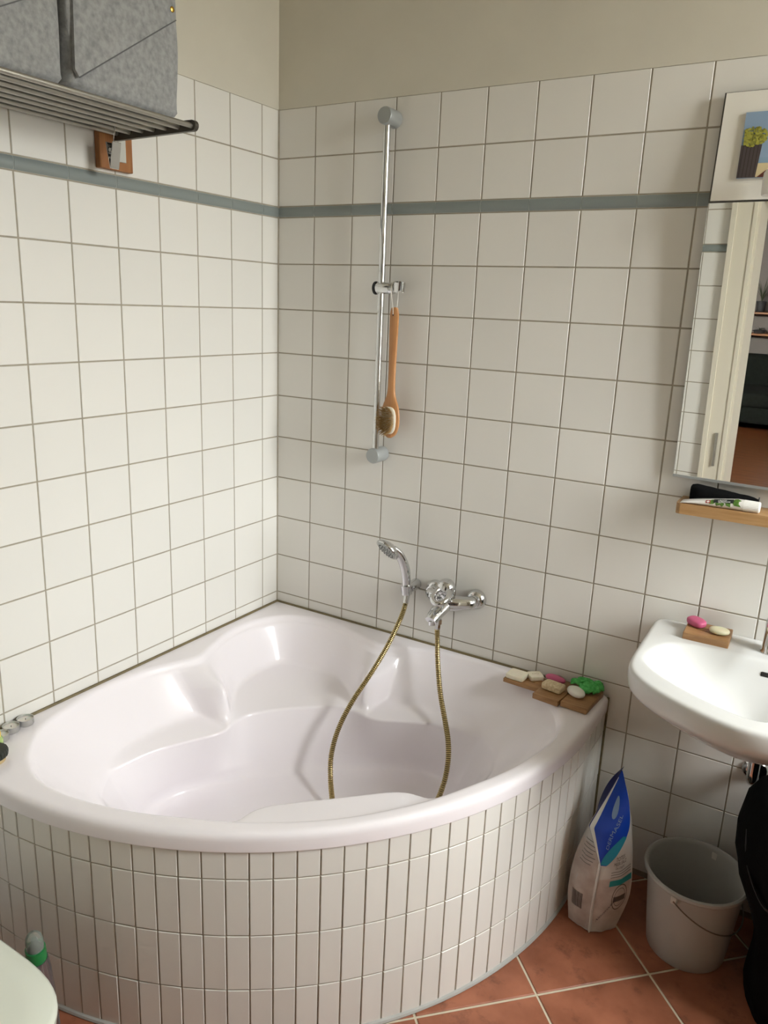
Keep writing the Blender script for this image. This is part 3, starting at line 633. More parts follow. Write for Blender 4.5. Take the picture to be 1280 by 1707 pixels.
def felt_box(x0, x1, y0, y1, z0, z1, label, name='felt_box', crease=None, seed=0):
    b = thing(name, label, 'storage box', ((x0 + x1) / 2, (y0 + y1) / 2, z0), 'grey felt boxes on the rack')
    cx_, cy_ = (x0 + x1) / 2, (y0 + y1) / 2; hx, hy = (x1 - x0) / 2, (y1 - y0) / 2; t = 0.007; NN = 72
    def ring(h, ins, bulge):
        out = []
        for k in range(NN):
            a = 2 * PI * (k + 0.5) / NN; c, s_ = math.cos(a), math.sin(a); e = 0.16
            ux, uy = math.copysign(abs(c) ** e, c), math.copysign(abs(s_) ** e, s_)
            nz = noise.noise(Vector((a * 2 + seed, h * 9, seed * 3.1))) * 0.0035
            out.append((cx_ + ux * (hx - ins + bulge + nz), cy_ + uy * (hy - ins + bulge + nz), h + (noise.noise(Vector((a, seed, h))) * 0.002 if h > z0 + 0.02 else 0)))
        return out
    rws = [[(cx_ + (p[0] - cx_) * 0.0, cy_ + (p[1] - cy_) * 0.0, z0 + 0.001) for p in ring(z0, 0, 0)], ring(z0 + 0.001, 0.028, 0), ring(z0 + 0.001, 0.012, 0), ring(z0 + 0.004, 0.003, 0), ring(z0 + 0.012, -0.002, 0), ring(z0 + 0.02, -0.001, 0)]
    H = z1 - z0
    for i in range(1, 13): h = z0 + 0.02 + (H - 0.02) * i / 12; rws.append(ring(h, 0.0, 0.004 * math.sin(PI * i / 12)))
    rws.append(ring(z1 + 0.001, t * 0.5, 0)); rws.append(ring(z1, t, 0))
    for i in range(5): rws.append(ring(z1 - (H - 0.012) * (i + 1) / 5, t, 0))
    rws.append([(cx_, cy_, z0 + 0.012)] * NN)
    part('felt_shell', G().grid(rws, closed=True), M_FELT, b)
    return b
b1 = felt_box(0.035, 0.297, -1.050, -0.744, 2.130, 2.425, 'grey felt box with brass rivet at the right end of the rack', seed=1)
def flap(b, poly, x, lab=None):
    g = G(); Mx = Matrix(((0, 0, 1, x), (1, 0, 0, 0), (0, 1, 0, 0), (0, 0, 0, 1)))
    g.prism(poly, -0.003, 0.0045, Mx); pn = part('folded_panel', g, M_FELT, b)
    part('crease_shade', G().tube([(x + 0.0044, poly[0][0], poly[0][1]), (x + 0.0044, poly[1][0], poly[1][1])], 0.0015, 6), mat('felt_crease_shade', (0.13, 0.13, 0.135), rough=1.0), pn); return pn  # dark tube puts the fold's shade line into colour
flap(b1, [(-1.036, 2.152), (-0.757, 2.338), (-0.758, 2.424), (-1.038, 2.424), (-1.046, 2.165)], 0.2995)
part('rivet', G().lathe([(0, 0), (0.0065, 0), (0.006, 0.002), (0.003, 0.0035), (0, 0.0035)], 20, AX((0.3035, -0.768, 2.357), (1, -0.768, 2.357))), mat('brass_rivet', (0.62, 0.38, 0.08), rough=0.3, metal=1.0), b1)
b2 = felt_box(0.035, 0.297, -1.372, -1.066, 2.130, 2.425, 'grey felt box at the left end of the rack, cut by the frame', seed=4)
flap(b2, [(-1.355, 2.152), (-1.088, 2.296), (-1.098, 2.424), (-1.360, 2.424), (-1.368, 2.165)], 0.2995)

# ------------------------------------------------------------------ mirror, picture, lamp, shelf
MT, MP = math.radians(2.0), math.radians(3.4)
mn = Vector((-math.sin(MP) * math.cos(MT), -math.cos(MP) * math.cos(MT), -math.sin(MT)))
mxr = Vector((math.cos(MP), -math.sin(MP), 0)); mup = mxr.cross(-mn) * -1
mup = (-mn).cross(mxr) * -1
if mup.z < 0: mup = -mup
ML = Vector((1.406, -0.020, 1.2975))
MM = Matrix(((mxr.x, mup.x, mn.x, ML.x), (mxr.y, mup.y, mn.y, ML.y), (mxr.z, mup.z, mn.z, ML.z), (0, 0, 0, 1)))
mir = thing('wall_mirror', 'tall frameless wall mirror above the wash basin reflecting the doorway', 'mirror', (1.70, -0.02, 1.2975))
MW, MH = 0.60, 0.697
part('mirror_glass', G().box(0, MW, 0, MH, -0.004, 0, M=MM), mat('silvered_glass', (0.86, 0.87, 0.85), rough=0.0, metal=1.0), mir)
part('bottom_channel', G().box(-0.001, MW + 0.001, -0.006, 0.001, -0.010, 0.002, M=MM), M_SATIN, mir, 'grey metal edge strip')
g = G(); vs = [MM @ Vector((x, y, -0.0045)) for x, y in ((0.012, 0.01), (MW - 0.02, 0.01), (MW - 0.02, MH - 0.02), (0.012, MH - 0.02))]; vs += [Vector((v.x, -0.001, v.z)) for v in vs]
g.add(vs, [(0, 1, 2, 3), (7, 6, 5, 4), (0, 4, 5, 1), (1, 5, 6, 2), (2, 6, 7, 3), (3, 7, 4, 0)]); part('backing_board', g, mat('grey_backing_board', (0.25, 0.24, 0.22), rough=0.8), mir)

PW = 0.252; pa = math.radians(5.5)
PM = Matrix.Translation((1.4085, -0.0475, 1.9955)) @ Matrix.Rotation(-pa, 4, 'X') @ Matrix(((1, 0, 0, 0), (0, 0, -1, 0), (0, 1, 0, 0), (0, 0, 0, 1)))   # local x right, y up, z towards the room
pic = thing('picture', 'square white-mounted picture of a seaside lighthouse above the mirror', 'picture', (1.534, -0.04, 1.9955))
pfm = part('frame', G().box(-0.004, PW + 0.004, 0, PW + 0.004, -0.018, -0.003, M=PM), mat('dark_grey_frame', (0.075, 0.07, 0.062), rough=0.5), pic, 'dark grey frame edge')
part('mount_board', G().box(0, PW, 0.004, PW + 0.002, -0.003, 0.0, M=PM), mat('white_mount_board', (0.72, 0.70, 0.64), rough=0.55), pic)
X0, Y0, AW = 0.053, 0.054, 0.150
A = G(); A.box(X0, X0 + AW, Y0, Y0 + AW, 0, 0.006, 0, PM)
def flat(poly, mi, z): A.add([PM @ Vector((X0 + AW * x, Y0 + AW * y, 0.006 + z)) for x, y in poly], [tuple(range(len(poly)))], False, mi)
flat([(0, 0), (1, 0), (1, .215), (0, .215)], 1, .0002); flat([(0, .215), (1, .215), (1, .30), (0, .30)], 2, .0002)
flat([(.30, .0), (.42, .10), (.62, .06), (.70, .01), (.72, 0), (.0, 0), (0, .12)], 6, .0004)
flat([(0.0, 0), (.28, 0), (.31, .50), (0.0, .50)], 3, .0006)
for k in range(5): flat([(.02 + .055 * k, 0.0), (.034 + .055 * k, 0.0), (.045 + .055 * k, .49), (.030 + .055 * k, .49)], 9, .0007)
rp_ = random.Random(2)
for k in range(280):
    a, r = rp_.random() * 2 * PI, rp_.random() ** 0.5; cx_, cy_ = .17 + .20 * r * math.cos(a), .62 + .145 * r * math.sin(a)
    if cx_ < 0.03: continue
    flat([(cx_ +   .019 * math.cos(2 * PI * j / 6), cy_ + .017 * math.sin(2 * PI * j / 6)) for j in range(6)], 4 if k % 3 else 5, .0008 + .000006 * k)
flat([(.60, .14), (.92, .14), (.86, .64), (.66, .64)], 7, .0004); flat([(.59, .16), (.94, .16), (.915, .37), (.625, .37)], 8, .0006); flat([(.585, .12), (.95, .12), (.94, .16), (.59, .16)], 9, .0007)
flat([(.55, .70), (1.0, .70), (.90, .80), (.76, .90), (.66, .80)], 10, .0006); flat([(.68, .60), (.86, .60), (.85, .70), (.69, .70)], 7, .0005)
cols = [(0.22, 0.31, 0.43), (0.58, 0.48, 0.28), (0.20, 0.30, 0.40), (0.060, 0.045, 0.045), (0.34, 0.33, 0.05), (0.20, 0.20, 0.03), (0.11, 0.03, 0.02), (0.68, 0.68, 0.55), (0.08, 0.27, 0.01), (0.035, 0.025, 0.022), (0.05, 0.05, 0.04)]
part('painting', A, [mat('print_ink_%s' % 'abcdefghijk'[i], c, rough=0.6) for i, c in enumerate(cols)], pic, 'printed seaside scene with green lighthouse')

lamp = thing('mirror_lamp', 'white lamp head clipped over the lower right of the picture', 'lamp', (1.56, -0.07, 2.0))
part('lamp_head', G().lathe([(0, 0), (0.012, 0.0), (0.017, 0.006), (0.019, 0.02), (0.021, 0.055), (0.019, 0.058), (0, 0.052)], 24, AX((1.5435, -0.085, 2.060), (1.549, -0.091, 2.01))), M_WHITE, lamp)
part('lamp_arm', G().tube(catmull([(1.552, -0.083, 2.05), (1.585, -0.08, 2.06), (1.60, -0.055, 2.03), (1.60, -0.045, 1.992)], 6), 0.004, 10), M_WHITE, lamp)

g = G(); sp = [(1.4365, -0.001), (1.4365, -0.088)] + [(1.4365 + 0.012 - 0.012 * math.cos(t), -0.088 - 0.012 * math.sin(t)) for t in np.linspace(0.1, PI / 2, 6)] + [(1.978, -0.10)] + [(1.978 + 0.012 * math.sin(t), -0.088 - 0.012 * math.cos(t)) for t in np.linspace(0.1, PI / 2, 6)] + [(1.99, -0.001)]
g.prism(sp, 1.2085, 1.2375); one('wall_shelf', g, wood('light_oak_board', (0.42, 0.25, 0.11), (0.33, 0.18, 0.07), (5, 50, 50)), 'light oak board shelf on the wall below the mirror', 'shelf', (1.70, 0, 1.2085))

pou = thing('pouch', 'soft black zip pouch lying on the wooden shelf under the mirror', 'pouch', (1.54, -0.045, 1.2375))
rws = []
for i in range(15):
    t = i / 14; x = 1.462 + 0.166 * t; h = 0.046 - 0.018 * t; w = 0.028 * (1 - 0.1 * t) * min(1, 0.75 + 2 * min(t, 1 - t))
    rws.append([(x, -0.042 + w * math.copysign(abs(math.cos(a)) ** 0.6, math.cos(a)), 1.2380 + h * 0.5 + h * 0.5 * math.copysign(abs(math.sin(a)) ** 0.55, math.sin(a)) * min(1, 0.85 + 2 * min(t, 1 - t)) + (0.003 * noise.noise(Vector((x * 40, a, 0))) if math.sin(a) > 0 else 0)) for a in [2 * PI * k / 20 for k in range(20)]])
M_BLACKCLOTH = mat('black_fabric', (0.004, 0.0042, 0.0045), rough=0.9, spec=0.08, bump=0.4, bscale=150)
g = G().grid(rws, closed=True); g.f.append(tuple(range(20))); g.sm.append(False); g.mi.append(0); g.f.append(tuple(14 * 20 + k for k in reversed(range(20)))); g.sm.append(False); g.mi.append(0)
part('pouch_body', g, M_BLACKCLOTH, pou)
part('zip_pull', G().rbox(0.003, 0.006, 0.012, 0.001, 1, Matrix.Translation((1.630, -0.045, 1.266))), M_BLACKRUB, pou)

tb = thing('toothpaste_tube', 'white toothpaste tube with green leaves on the wooden shelf', 'toothpaste', (1.54, -0.08, 1.2375))
def tube_pt(t, a, off=0.0):
    """t 0..1 crimp -> shoulder"""
    x = 1.447 + 0.153 * t; k = min(1, t / 0.9) ** 0.7; hz = 0.0012 + 0.0135 * k + off; hy = 0.021 - 0.0063 * k + off
    return Vector((x, -0.080 + hy * math.cos(a), 1.2377 + 0.0012 + 0.0135 * k + hz * math.sin(a)))
rws = [[tube_pt(i / 20, 2 * PI * k / 24) for k in range(24)] for i in range(21)]
g = G().grid(rws, closed=True); g.f.append(tuple(range(24))); g.sm.append(False); g.mi.append(0)
part('tube_body', g, mat('white_tube_plastic', (0.68, 0.66, 0.62), rough=0.3), tb)
cp = Vector((1.600, -0.080, 1.2524))
g = G(); rws = []
for z, r in ((0, 0.0148), (0.002, 0.0148), (0.036, 0.0142), (0.0385, 0.013), (0.0385, 0.0)):
    rws.append([(cp.x + z, cp.y + r * (1 + (0.02 if k % 2 else -0.02) * (r > 0.0135)) * math.cos(2 * PI * k / 48), cp.z + r * (1 + (0.02 if k % 2 else -0.02) * (r > 0.0135)) * math.sin(2 * PI * k / 48)) for k in range(48)])
part('cap', g.grid(rws, closed=True, smooth=False), M_WHITE, tb)
def on_tube(x, y, o=0.0004):                      # x along (m), y around (m, + is up), seen from the room
    k = min(1, ((x - 1.447) / 0.153) / 0.9) ** 0.7; r = 0.0147 * k + 0.004
    return tube_pt((x - 1.447) / 0.153, PI - (-0.62) + 0 * r - y / 0.0155 - 1.15, o)
def patch(poly, o=0.0004): return [on_tube(x, y, o) for x, y in poly]
def strip(x0, x1, y0, y1, nx=8, ny=4, o=0.0004): return [[on_tube(x0 + (x1 - x0) * i / nx, y0 + (y1 - y0) * j / ny, o) for j in range(ny + 1)] for i in range(nx + 1)]
part('red_badge', G().grid(strip(1.509, 1.521, -0.0065, 0.0055, 3, 4, 0.0005)), mat('red_print', (0.30, 0.03, 0.03), rough=0.4), tb)
g = G().grid(strip(1.5135, 1.5165, -0.004, 0.003, 2, 3, 0.0009)); g.grid(strip(1.511, 1.519, -0.0018, 0.0010, 3, 2, 0.0009)); part('white_cross', g, M_WHITE, tb)
g = G()
for x0, y0, x1, y1, w in ((1.530, 0.0, 1.521, -0.008, .0042), (1.541, -0.002, 1.537, -0.0125, .0045), (1.549, -0.002, 1.549, -0.014, .0042), (1.560, -0.001, 1.567, -0.0125, .0045), (1.574, 0.003, 1.589, -0.008, .0055), (1.577, 0.006, 1.590, 0.006, .0045), (1.528, 0.006, 1.522, 0.000, .0035)):
    w *= 1.35; x1 += (x1 - x0) * 0.35; y1 += (y1 - y0) * 0.3; dx, dy = x1 - x0, y1 - y0; l = math.hypot(dx, dy); px, py = -dy / l, dx / l
    pl = [(x0 - px * w * .6, y0 - py * w * .6), (x0 + dx * .45 - px * w, y0 + dy * .45 - py * w), (x1, y1), (x0 + dx * .45 + px * w, y0 + dy * .45 + py * w), (x0 + px * w * .6, y0 + py * w * .6)]
    mc = ((x0 + x1) / 2, (y0 + y1) / 2); g.add(patch(pl + [mc], 0.0010), [(0, 1, 5), (1, 2, 5), (2, 3, 5), (3, 4, 5), (4, 0, 5)])
part('leaf_print', g, mat('green_leaf_print', (0.09, 0.19, 0.03), rough=0.4, var=0.4, nscale=300), tb)
part('dark_label', G().grid(strip(1.528, 1.576, -0.0035, 0.009, 10, 5, 0.0014)), mat('dark_print', (0.015, 0.02, 0.02), rough=0.4), tb)
tx = lambda dx, dy: (lambda x, y: on_tube(1.552 + dx + x, dy + y + 0.14 * x, 0.0018))
g = text_geo('Happy', 0.0082, tx(-0.003, 0.0035)); g2 = text_geo('Zahncreme', 0.0062, tx(0.002, -0.0012)); g.add(g2.v, g2.f)
part('lettering', g, M_WHITE, tb)

# ------------------------------------------------------------------ wash basin
def half_sink(inner):
    return inner
SC = (1.717, -0.262)
def mirr(L):                                          # points on the left half (front -> back), mirrored about the basin's middle
    L = [(x - SC[0], y - SC[1]) for x, y in L]
    return L + [(-x, y) for x, y in reversed(L) if abs(x) > 1e-6]
def closed_smooth(pts, n=8): return [(p.x, p.y) for p in catmull([(x, y, 0) for x, y in pts], n, True)]
S_OUT = closed_smooth(mirr([(1.717, -0.553), (1.640, -0.541), (1.560, -0.508), (1.490, -0.466), (1.445, -0.420), (1.422, -0.362), (1.416, -0.27), (1.414, -0.16), (1.413, -0.06), (1.416, -0.012), (1.43, -0.003), (1.50, -0.002), (1.60, -0.002), (1.717, -0.002)]))
S_IN = closed_smooth(mirr([(1.717, -0.478), (1.655, -0.462), (1.585, -0.428), (1.520, -0.385), (1.470, -0.335), (1.459, -0.285), (1.470, -0.225), (1.495, -0.180), (1.540, -0.160), (1.62, -0.150), (1.717, -0.148)]))
S_MID = closed_smooth(mirr([(1.717, -0.425), (1.66, -0.412), (1.60, -0.38), (1.555, -0.335), (1.545, -0.285), (1.56, -0.235), (1.60, -0.205), (1.65, -0.192), (1.717, -0.188)]))
S_UND = closed_smooth(mirr([(1.717, -0.440), (1.64, -0.42), (1.565, -0.375), (1.515, -0.30), (1.505, -0.22), (1.52, -0.10), (1.56, -0.02), (1.62, -0.004), (1.717, -0.003)]))
S_BOT = closed_smooth(mirr([(1.717, -0.265), (1.67, -0.25), (1.64, -0.21), (1.63, -0.16), (1.635, -0.09), (1.655, -0.02), (1.717, -0.004)]))
NS = 200; sa = [2 * PI * k / NS for k in range(NS)]
def rr(o): return smooth_ring(np.array([ray_poly(0, 0, a, o) for a in sa]), 1.0)
so, si, sm_, su, sb = rr(S_OUT), rr(S_IN), rr(S_MID), rr(S_UND), rr(S_BOT)
rws = []
for k, a in enumerate(sa):
    ZS = 0.873
    P = [(0.003, 0.648), (min(sb[k], su[k] - 0.02), 0.652), (min(su[k], so[k] - 0.003), 0.735), (so[k] - 0.006, 0.812), (so[k], 0.845), (so[k] - 0.002, ZS), (si[k] + 0.012, ZS - 0.003), (si[k], ZS - 0.016), (min(sm_[k], si[k] - 0.02), 0.775), (0.04, 0.722), (0.018, 0.716), (0.01, 0.716)]
    R = [0, 0.03, 0.06, 0.03, 0.02, 0.014, 0.012, 0.014, 0.05, 0.03, 0.004, 0]
    prof = fillet_profile(P, R, 5)
    rws.append([(SC[0] + r * math.cos(a), min(SC[1] + r * math.sin(a), -0.0015), z) for r, z in prof])
sink = thing('wash_basin', 'white ceramic wash basin mounted on the tiled wall under the mirror', 'sink', (1.717, -0.26, 0.62))
g = G().grid(rws + [rws[0]]); g.sharp = 70; L_ = len(rws[0])
g.f.append(tuple(k * L_ for k in range(NS))); g.sm.append(True); g.mi.append(0); g.f.append(tuple(k * L_ + L_ - 1 for k in reversed(range(NS)))); g.sm.append(True); g.mi.append(0)
part('basin', g, M_CERAMIC, sink)
part('overflow_slot', G().rbox(0.030, 0.008, 0.013, 0.0035, 2, Matrix.Translation((1.724, -0.1555, 0.838)) @ Matrix.Rotation(math.radians(-18), 4, 'X')), mat('dark_overflow_hole', (0.012, 0.011, 0.010), rough=0.6), sink, 'dark overflow slot')
part('drain', G().lathe([(0, 0), (0.022, 0), (0.022, 0.003), (0.017, 0.005), (0, 0.004)], 24, Matrix.Translation((1.717, -0.262, 0.716))), M_CHROME, sink)
stp = thing('basin_tap', 'chrome tap at the back of the white wash basin', 'tap', (1.7205, -0.075, 0.87))
part('tap_body', G().lathe([(0, 0), (0.027, 0), (0.027, 0.004), (0.0235, 0.008), (0.0225, 0.06), (0.0235, 0.085), (0.02, 0.098), (0, 0.102)], 28, Matrix.Translation((1.7205, -0.075, 0.870))), M_CHROME, stp)
part('spout', G().tube(catmull([(1.7205, -0.085, 0.925), (1.7205, -0.12, 0.938), (1.7205, -0.160, 0.938), (1.7205, -0.185, 0.925), (1.7205, -0.192, 0.910)], 5), 0.0125, 16), M_CHROME, stp)
part('lever', G().tube(catmull([(1.7205, -0.070, 0.968), (1.7205, -0.10, 0.980), (1.7205, -0.150, 0.995), (1.7205, -0.17, 0.998)], 4), [0.014] * 5 + [0.011] * 4 + [0.008] * 4, 14, flat=0.5, up=(0, 0, 1)), M_CHROME, stp)
trp = thing('drain_pipe', 'chrome drain pipe under the basin behind the black laundry bag', 'drain pipe', (1.731, -0.09, 0.48))
part('pipe', G().tube(catmull([(1.731, -0.09, 0.655), (1.731, -0.09, 0.56), (1.731, -0.088, 0.51), (1.731, -0.07, 0.486), (1.731, -0.04, 0.48), (1.731, -0.002, 0.48)], 5), 0.0155, 18), M_CHROME, trp)
part('union_nut', G().lathe([(0.0, 0), (0.0215, 0), (0.0215, 0.02), (0.0, 0.02)], 8, Matrix.Translation((1.731, -0.09, 0.628)), smooth=False), M_CHROME, trp)
part('wall_rosette', G().lathe([(0.0, 0), (0.034, 0), (0.030, 0.006), (0.017, 0.010), (0, 0.010)], 24, AX((1.731, -0.0005, 0.48), (1.731, -1, 0.48))), M_CHROME, trp)

# ------------------------------------------------------------------ soap boards and soaps
def soap_board(name, label, c, rz, sx, sy, h, group=None, groove=True, z0=0.584):
    t = thing(name, label, 'soap dish', (c[0], c[1], z0), group)
    M = TR((c[0], c[1], z0), rz); g = G(); hx, hy = sx / 2, sy / 2; e = 0.0018; L = 0.028
    def sec(y_list): return y_list
    if groove:
        gy = [-0.012, 0.004]; gw = 0.0035; gd = 0.004
        base = [(-hy, 0.0), (hy, 0.0), (hy, h - e), (hy - e, h)]
        top = []
        for y in reversed(gy): top += [(y + gw, h), (y + gw * 0.8, h - gd), (y, h - gd), (y - gw * 0.2, h)]
        prof = base + top + [(-hy + e, h), (-hy, h - e)]
        plain = base + [(p[0], h) for p in top] + [(-hy + e, h), (-hy, h - e)]
        xs = [(-hx, plain, 0.0015), (-hx + 0.002, plain, 0), (-hx + L, plain, 0), (-hx + L + 0.0005, prof, 0), (hx - L, prof, 0), (hx - L + 0.0005, plain, 0), (hx - 0.002, plain, 0), (hx, plain, 0.0015)]
        rws = [[M @ Vector((x, y * (1 - ins * 8), max(0.0, z - ins))) for y, z in pr] for x, pr, ins in xs]
        n = len(prof); g.grid(rws, closed=True, smooth=False); g.f.append(tuple(range(n))); g.sm.append(False); g.mi.append(0); g.f.append(tuple(7 * n + k for k in reversed(range(n)))); g.sm.append(False); g.mi.append(0)
    else: g.rbox(sx, sy, h, 0.003, 2, M @ Matrix.Translation((0, 0, h / 2)), smooth=True)
    part('board', g, M_WOOD, t); return t
ZB = 0.584
soap_board('soap_dish', 'leftmost flat wooden soap board on the bathtub rim', (1.062, -0.074), math.radians(-3), 0.122, 0.082, 0.013)
soap_board('soap_dish', 'middle wooden soap board on the bathtub rim under the tan soap', (1.163, -0.097), math.radians(-6), 0.083, 0.142, 0.018, groove=False)
soap_board('soap_dish', 'rightmost wooden soap board on the tub rim under white oval soap', (1.247, -0.094), math.radians(-4), 0.082, 0.142, 0.0175, groove=False)
def soap(label, c, rz, a, b, h, z, m, e1=0.45, e2=0.35, tilt=0, name='soap_bar', rx=0):
    g = G().sell(a, b, h / 2, e1, e2, 28, 14, TR((c[0], c[1], z + h / 2), rz, rx, tilt)); g.sharp = 180
    return one(name, g, m, label, 'soap', (c[0], c[1], z), 'soap bars around the bathroom')
M_CREAM = mat('cream_soap', (0.76, 0.71, 0.57), rough=0.45, var=0.08, nscale=60, sss=0.15)
M_SPECK = mat('speckled_tan_soap', (0.66, 0.55, 0.37), rough=0.6, col2=(0.46, 0.35, 0.2), nscale=160, bump=0.2, bscale=200)
M_PINK = mat('pink_soap', (0.50, 0.095, 0.20), rough=0.45, sss=0.1)
M_OVALW = mat('white_soap', (0.76, 0.75, 0.69), rough=0.45, sss=0.15)
soap('square cream soap bar at the left of the left soap board', (1.034, -0.084), math.radians(-2), 0.0300, 0.0270, 0.016, ZB + 0.013, M_CREAM, 0.3, 0.22)
sb2 = soap('small stamped cream soap cube beside the square bar on the left board', (1.084, -0.058), math.radians(40), 0.022, 0.020, 0.016, ZB + 0.0135, M_CREAM, 0.22, 0.18)
part('stamp', text_geo('OO', 0.014, lambda x, y: TR((1.084, -0.058, ZB + 0.0297), math.radians(40)) @ Vector((x, y, 0))), mat('stamp_mark', (0.45, 0.38, 0.25), rough=0.6), sb2)
soap('flat pink oval soap behind the tan soap on the middle board', (1.146, -0.048), math.radians(-12), 0.034, 0.018, 0.017, ZB + 0.0185, M_PINK, 0.8, 0.9)
soap('tan speckled rectangular soap on the middle board', (1.160, -0.106), math.radians(-8), 0.0330, 0.0215, 0.021, ZB + 0.0185, M_SPECK, 0.35, 0.3)
soap('white oval soap in front of the green net on the right board', (1.228, -0.098), math.radians(-42), 0.0335, 0.0235, 0.021, ZB + 0.018, M_OVALW, 0.8, 0.95)
# crumpled green net: folded ribbons
net = thing('bath_net', 'crumpled bright green wash net on the right soap board', 'wash cloth', (1.245, -0.045, ZB + 0.0175))
M_NET = mat('green_net_fabric', (0.11, 0.50, 0.13), rough=0.9, col2=(0.05, 0.33, 0.07), nscale=120, bump=0.8, bscale=260)
rn = random.Random(11)
fold = [((1.195, -0.040), (1.232, -0.042), 0.030, 0.010), ((1.210, -0.030), (1.262, -0.028), 0.024, 0.016), ((1.236, -0.036), (1.264, -0.080), 0.026, 0.014), ((1.250, -0.026), (1.280, -0.072), 0.026, 0.016), ((1.262, -0.024), (1.291, -0.052), 0.024, 0.022), ((1.228, -0.050), (1.252, -0.088), 0.022, 0.008)]
for (xa, ya), (xb, yb), wd_, hz in fold:
    rws = []; d = Vector((xb - xa, yb - ya, 0)); l = d.length; d /= l; pz = Vector((-d.y, d.x, 0))
    for i in range(11):
        t = i / 10; row = []
        for k in range(16):
            a = 2 * PI * k / 16
            rr_ = (1 + 0.28 * math.sin(3 * a + 5 * t + hz * 200)) * (0.75 + 0.25 * math.sin(PI * t))
            row.append(Vector((xa, ya, ZB + 0.019)) + d * (l * t) + pz * (wd_ * 0.5 * rr_ * math.cos(a)) + Vector((0, 0, hz * 0.8 * math.sin(PI * (0.2 + 0.7 * t)) + 0.0075 + 0.0075 * rr_ * math.sin(a) + 0.002 * math.sin(9 * t + a) + 0.0025 * noise.noise(Vector((t * 14 + xa * 90, a * 3, hz * 300))))))
        rws.append(row)
    g = G().grid(rws, closed=True); g.sharp = 180
    g.f.append(tuple(range(16))); g.sm.append(True); g.mi.append(0); g.f.append(tuple(160 + k for k in reversed(range(16)))); g.sm.append(True); g.mi.append(0)
    part('fold', g, M_NET, net)
ZK = 0.8705
soap_board('soap_dish', 'grooved wooden soap dish at the back of the wash basin', (1.562, -0.074), math.radians(1.5), 0.116, 0.098, 0.0205, z0=ZK)
soap('pink soap tipped on the dish at the back of the basin', (1.527, -0.058), math.radians(-38), 0.029, 0.0185, 0.020, ZK + 0.0215, M_PINK, 0.55, 0.75, rx=0.12)
soap('pale yellow oval soap on the dish at the back of the basin', (1.590, -0.080), math.radians(4), 0.0265, 0.020, 0.017, ZK + 0.0208, mat('pale_yellow_soap', (0.66, 0.63, 0.44), rough=0.45, sss=0.15), 0.75, 0.95)

# ------------------------------------------------------------------ things on the left tub rim
M_ALU = mat('thin_aluminium', (0.62, 0.62, 0.60), rough=0.28, metal=0.85)
M_WAX = mat('white_wax', (0.72, 0.70, 0.64), rough=0.5, sss=0.2)
for (x, y), lab in (((0.0275, -1.108), 'tea light nearest the corner on the left bathtub rim'), ((0.030, -1.152), 'middle tea light of three on the left bathtub rim'), ((0.046, -1.193), 'tea light half hidden beside the green bottle on the rim')):
    t = thing('tea_light', lab, 'candle', (x, y, ZB), 'tea lights on the tub rim')
    prof = [(0, 0), (0.0200, 0)] + [(0.0212, 0.002), (0.0212, 0.0165), (0.0217, 0.0172), (0.0206, 0.0172), (0.0204, 0.006)]
    part('cup', G().lathe(prof, 36, Matrix.Translation((x, y, ZB)), cap=False), M_ALU, t)
    part('wax', G().lathe([(0.0203, 0.005), (0.0203, 0.0118), (0.010, 0.0112), (0, 0.0110)], 30, Matrix.Translation((x, y, ZB))), M_WAX, t)
    part('wick', G().tube([(x, y, ZB + 0.010), (x + 0.001, y, ZB + 0.016)], 0.0009, 6), M_BLACKRUB, t)
gb = thing('small_bottle', 'small green bottle with yellow cap at the left frame edge', 'bottle', (0.081, -1.236, ZB))
part('bottle_body', G().lathe([(0, 0), (0.022, 0), (0.025, 0.004), (0.025, 0.032), (0.018, 0.044), (0, 0.044)], 28, Matrix.Translation((0.081, -1.236, ZB))), mat('pale_green_plastic', (0.34, 0.46, 0.16), rough=0.25), gb)
part('bottle_cap', G().lathe([(0, 0.040), (0.020, 0.040), (0.021, 0.046), (0.019, 0.062), (0.012, 0.070), (0, 0.071)], 28, Matrix.Translation((0.081, -1.236, ZB))), mat('yellow_plastic', (0.75, 0.55, 0.02), rough=0.3), gb)
bx, by = 0.118, -1.262
sbx = thing('scrub_brush', 'round black ribbed scrub brush lying on the left bathtub rim', 'brush', (bx, by, ZB))
part('bristle_base', G().lathe([(0, 0), (0.030, 0.0), (0.032, 0.012), (0, 0.012)], 32, Matrix.Translation((bx, by, ZB))), mat('tan_bristle_mass', (0.50, 0.38, 0.20), rough=0.8, bump=0.6, bscale=300), sbx)
g = G(); rws = []
for r, z in ((0.033, 0.011), (0.0365, 0.014), (0.038, 0.024), (0.036, 0.030), (0.028, 0.034), (0.012, 0.032), (0.0, 0.031)):
    rws.append([(bx + (r - (0.0022 if (k % 4 == 0 and 0.035 < r) else 0)) * math.cos(2 * PI * k / 96), by + (r - (0.0022 if (k % 4 == 0 and 0.035 < r) else 0)) * math.sin(2 * PI * k / 96), ZB + z) for k in range(96)])
part('ribbed_grip', g.grid(rws, closed=True), mat('black_rubber', (0.022, 0.025, 0.02), rough=0.55), sbx)

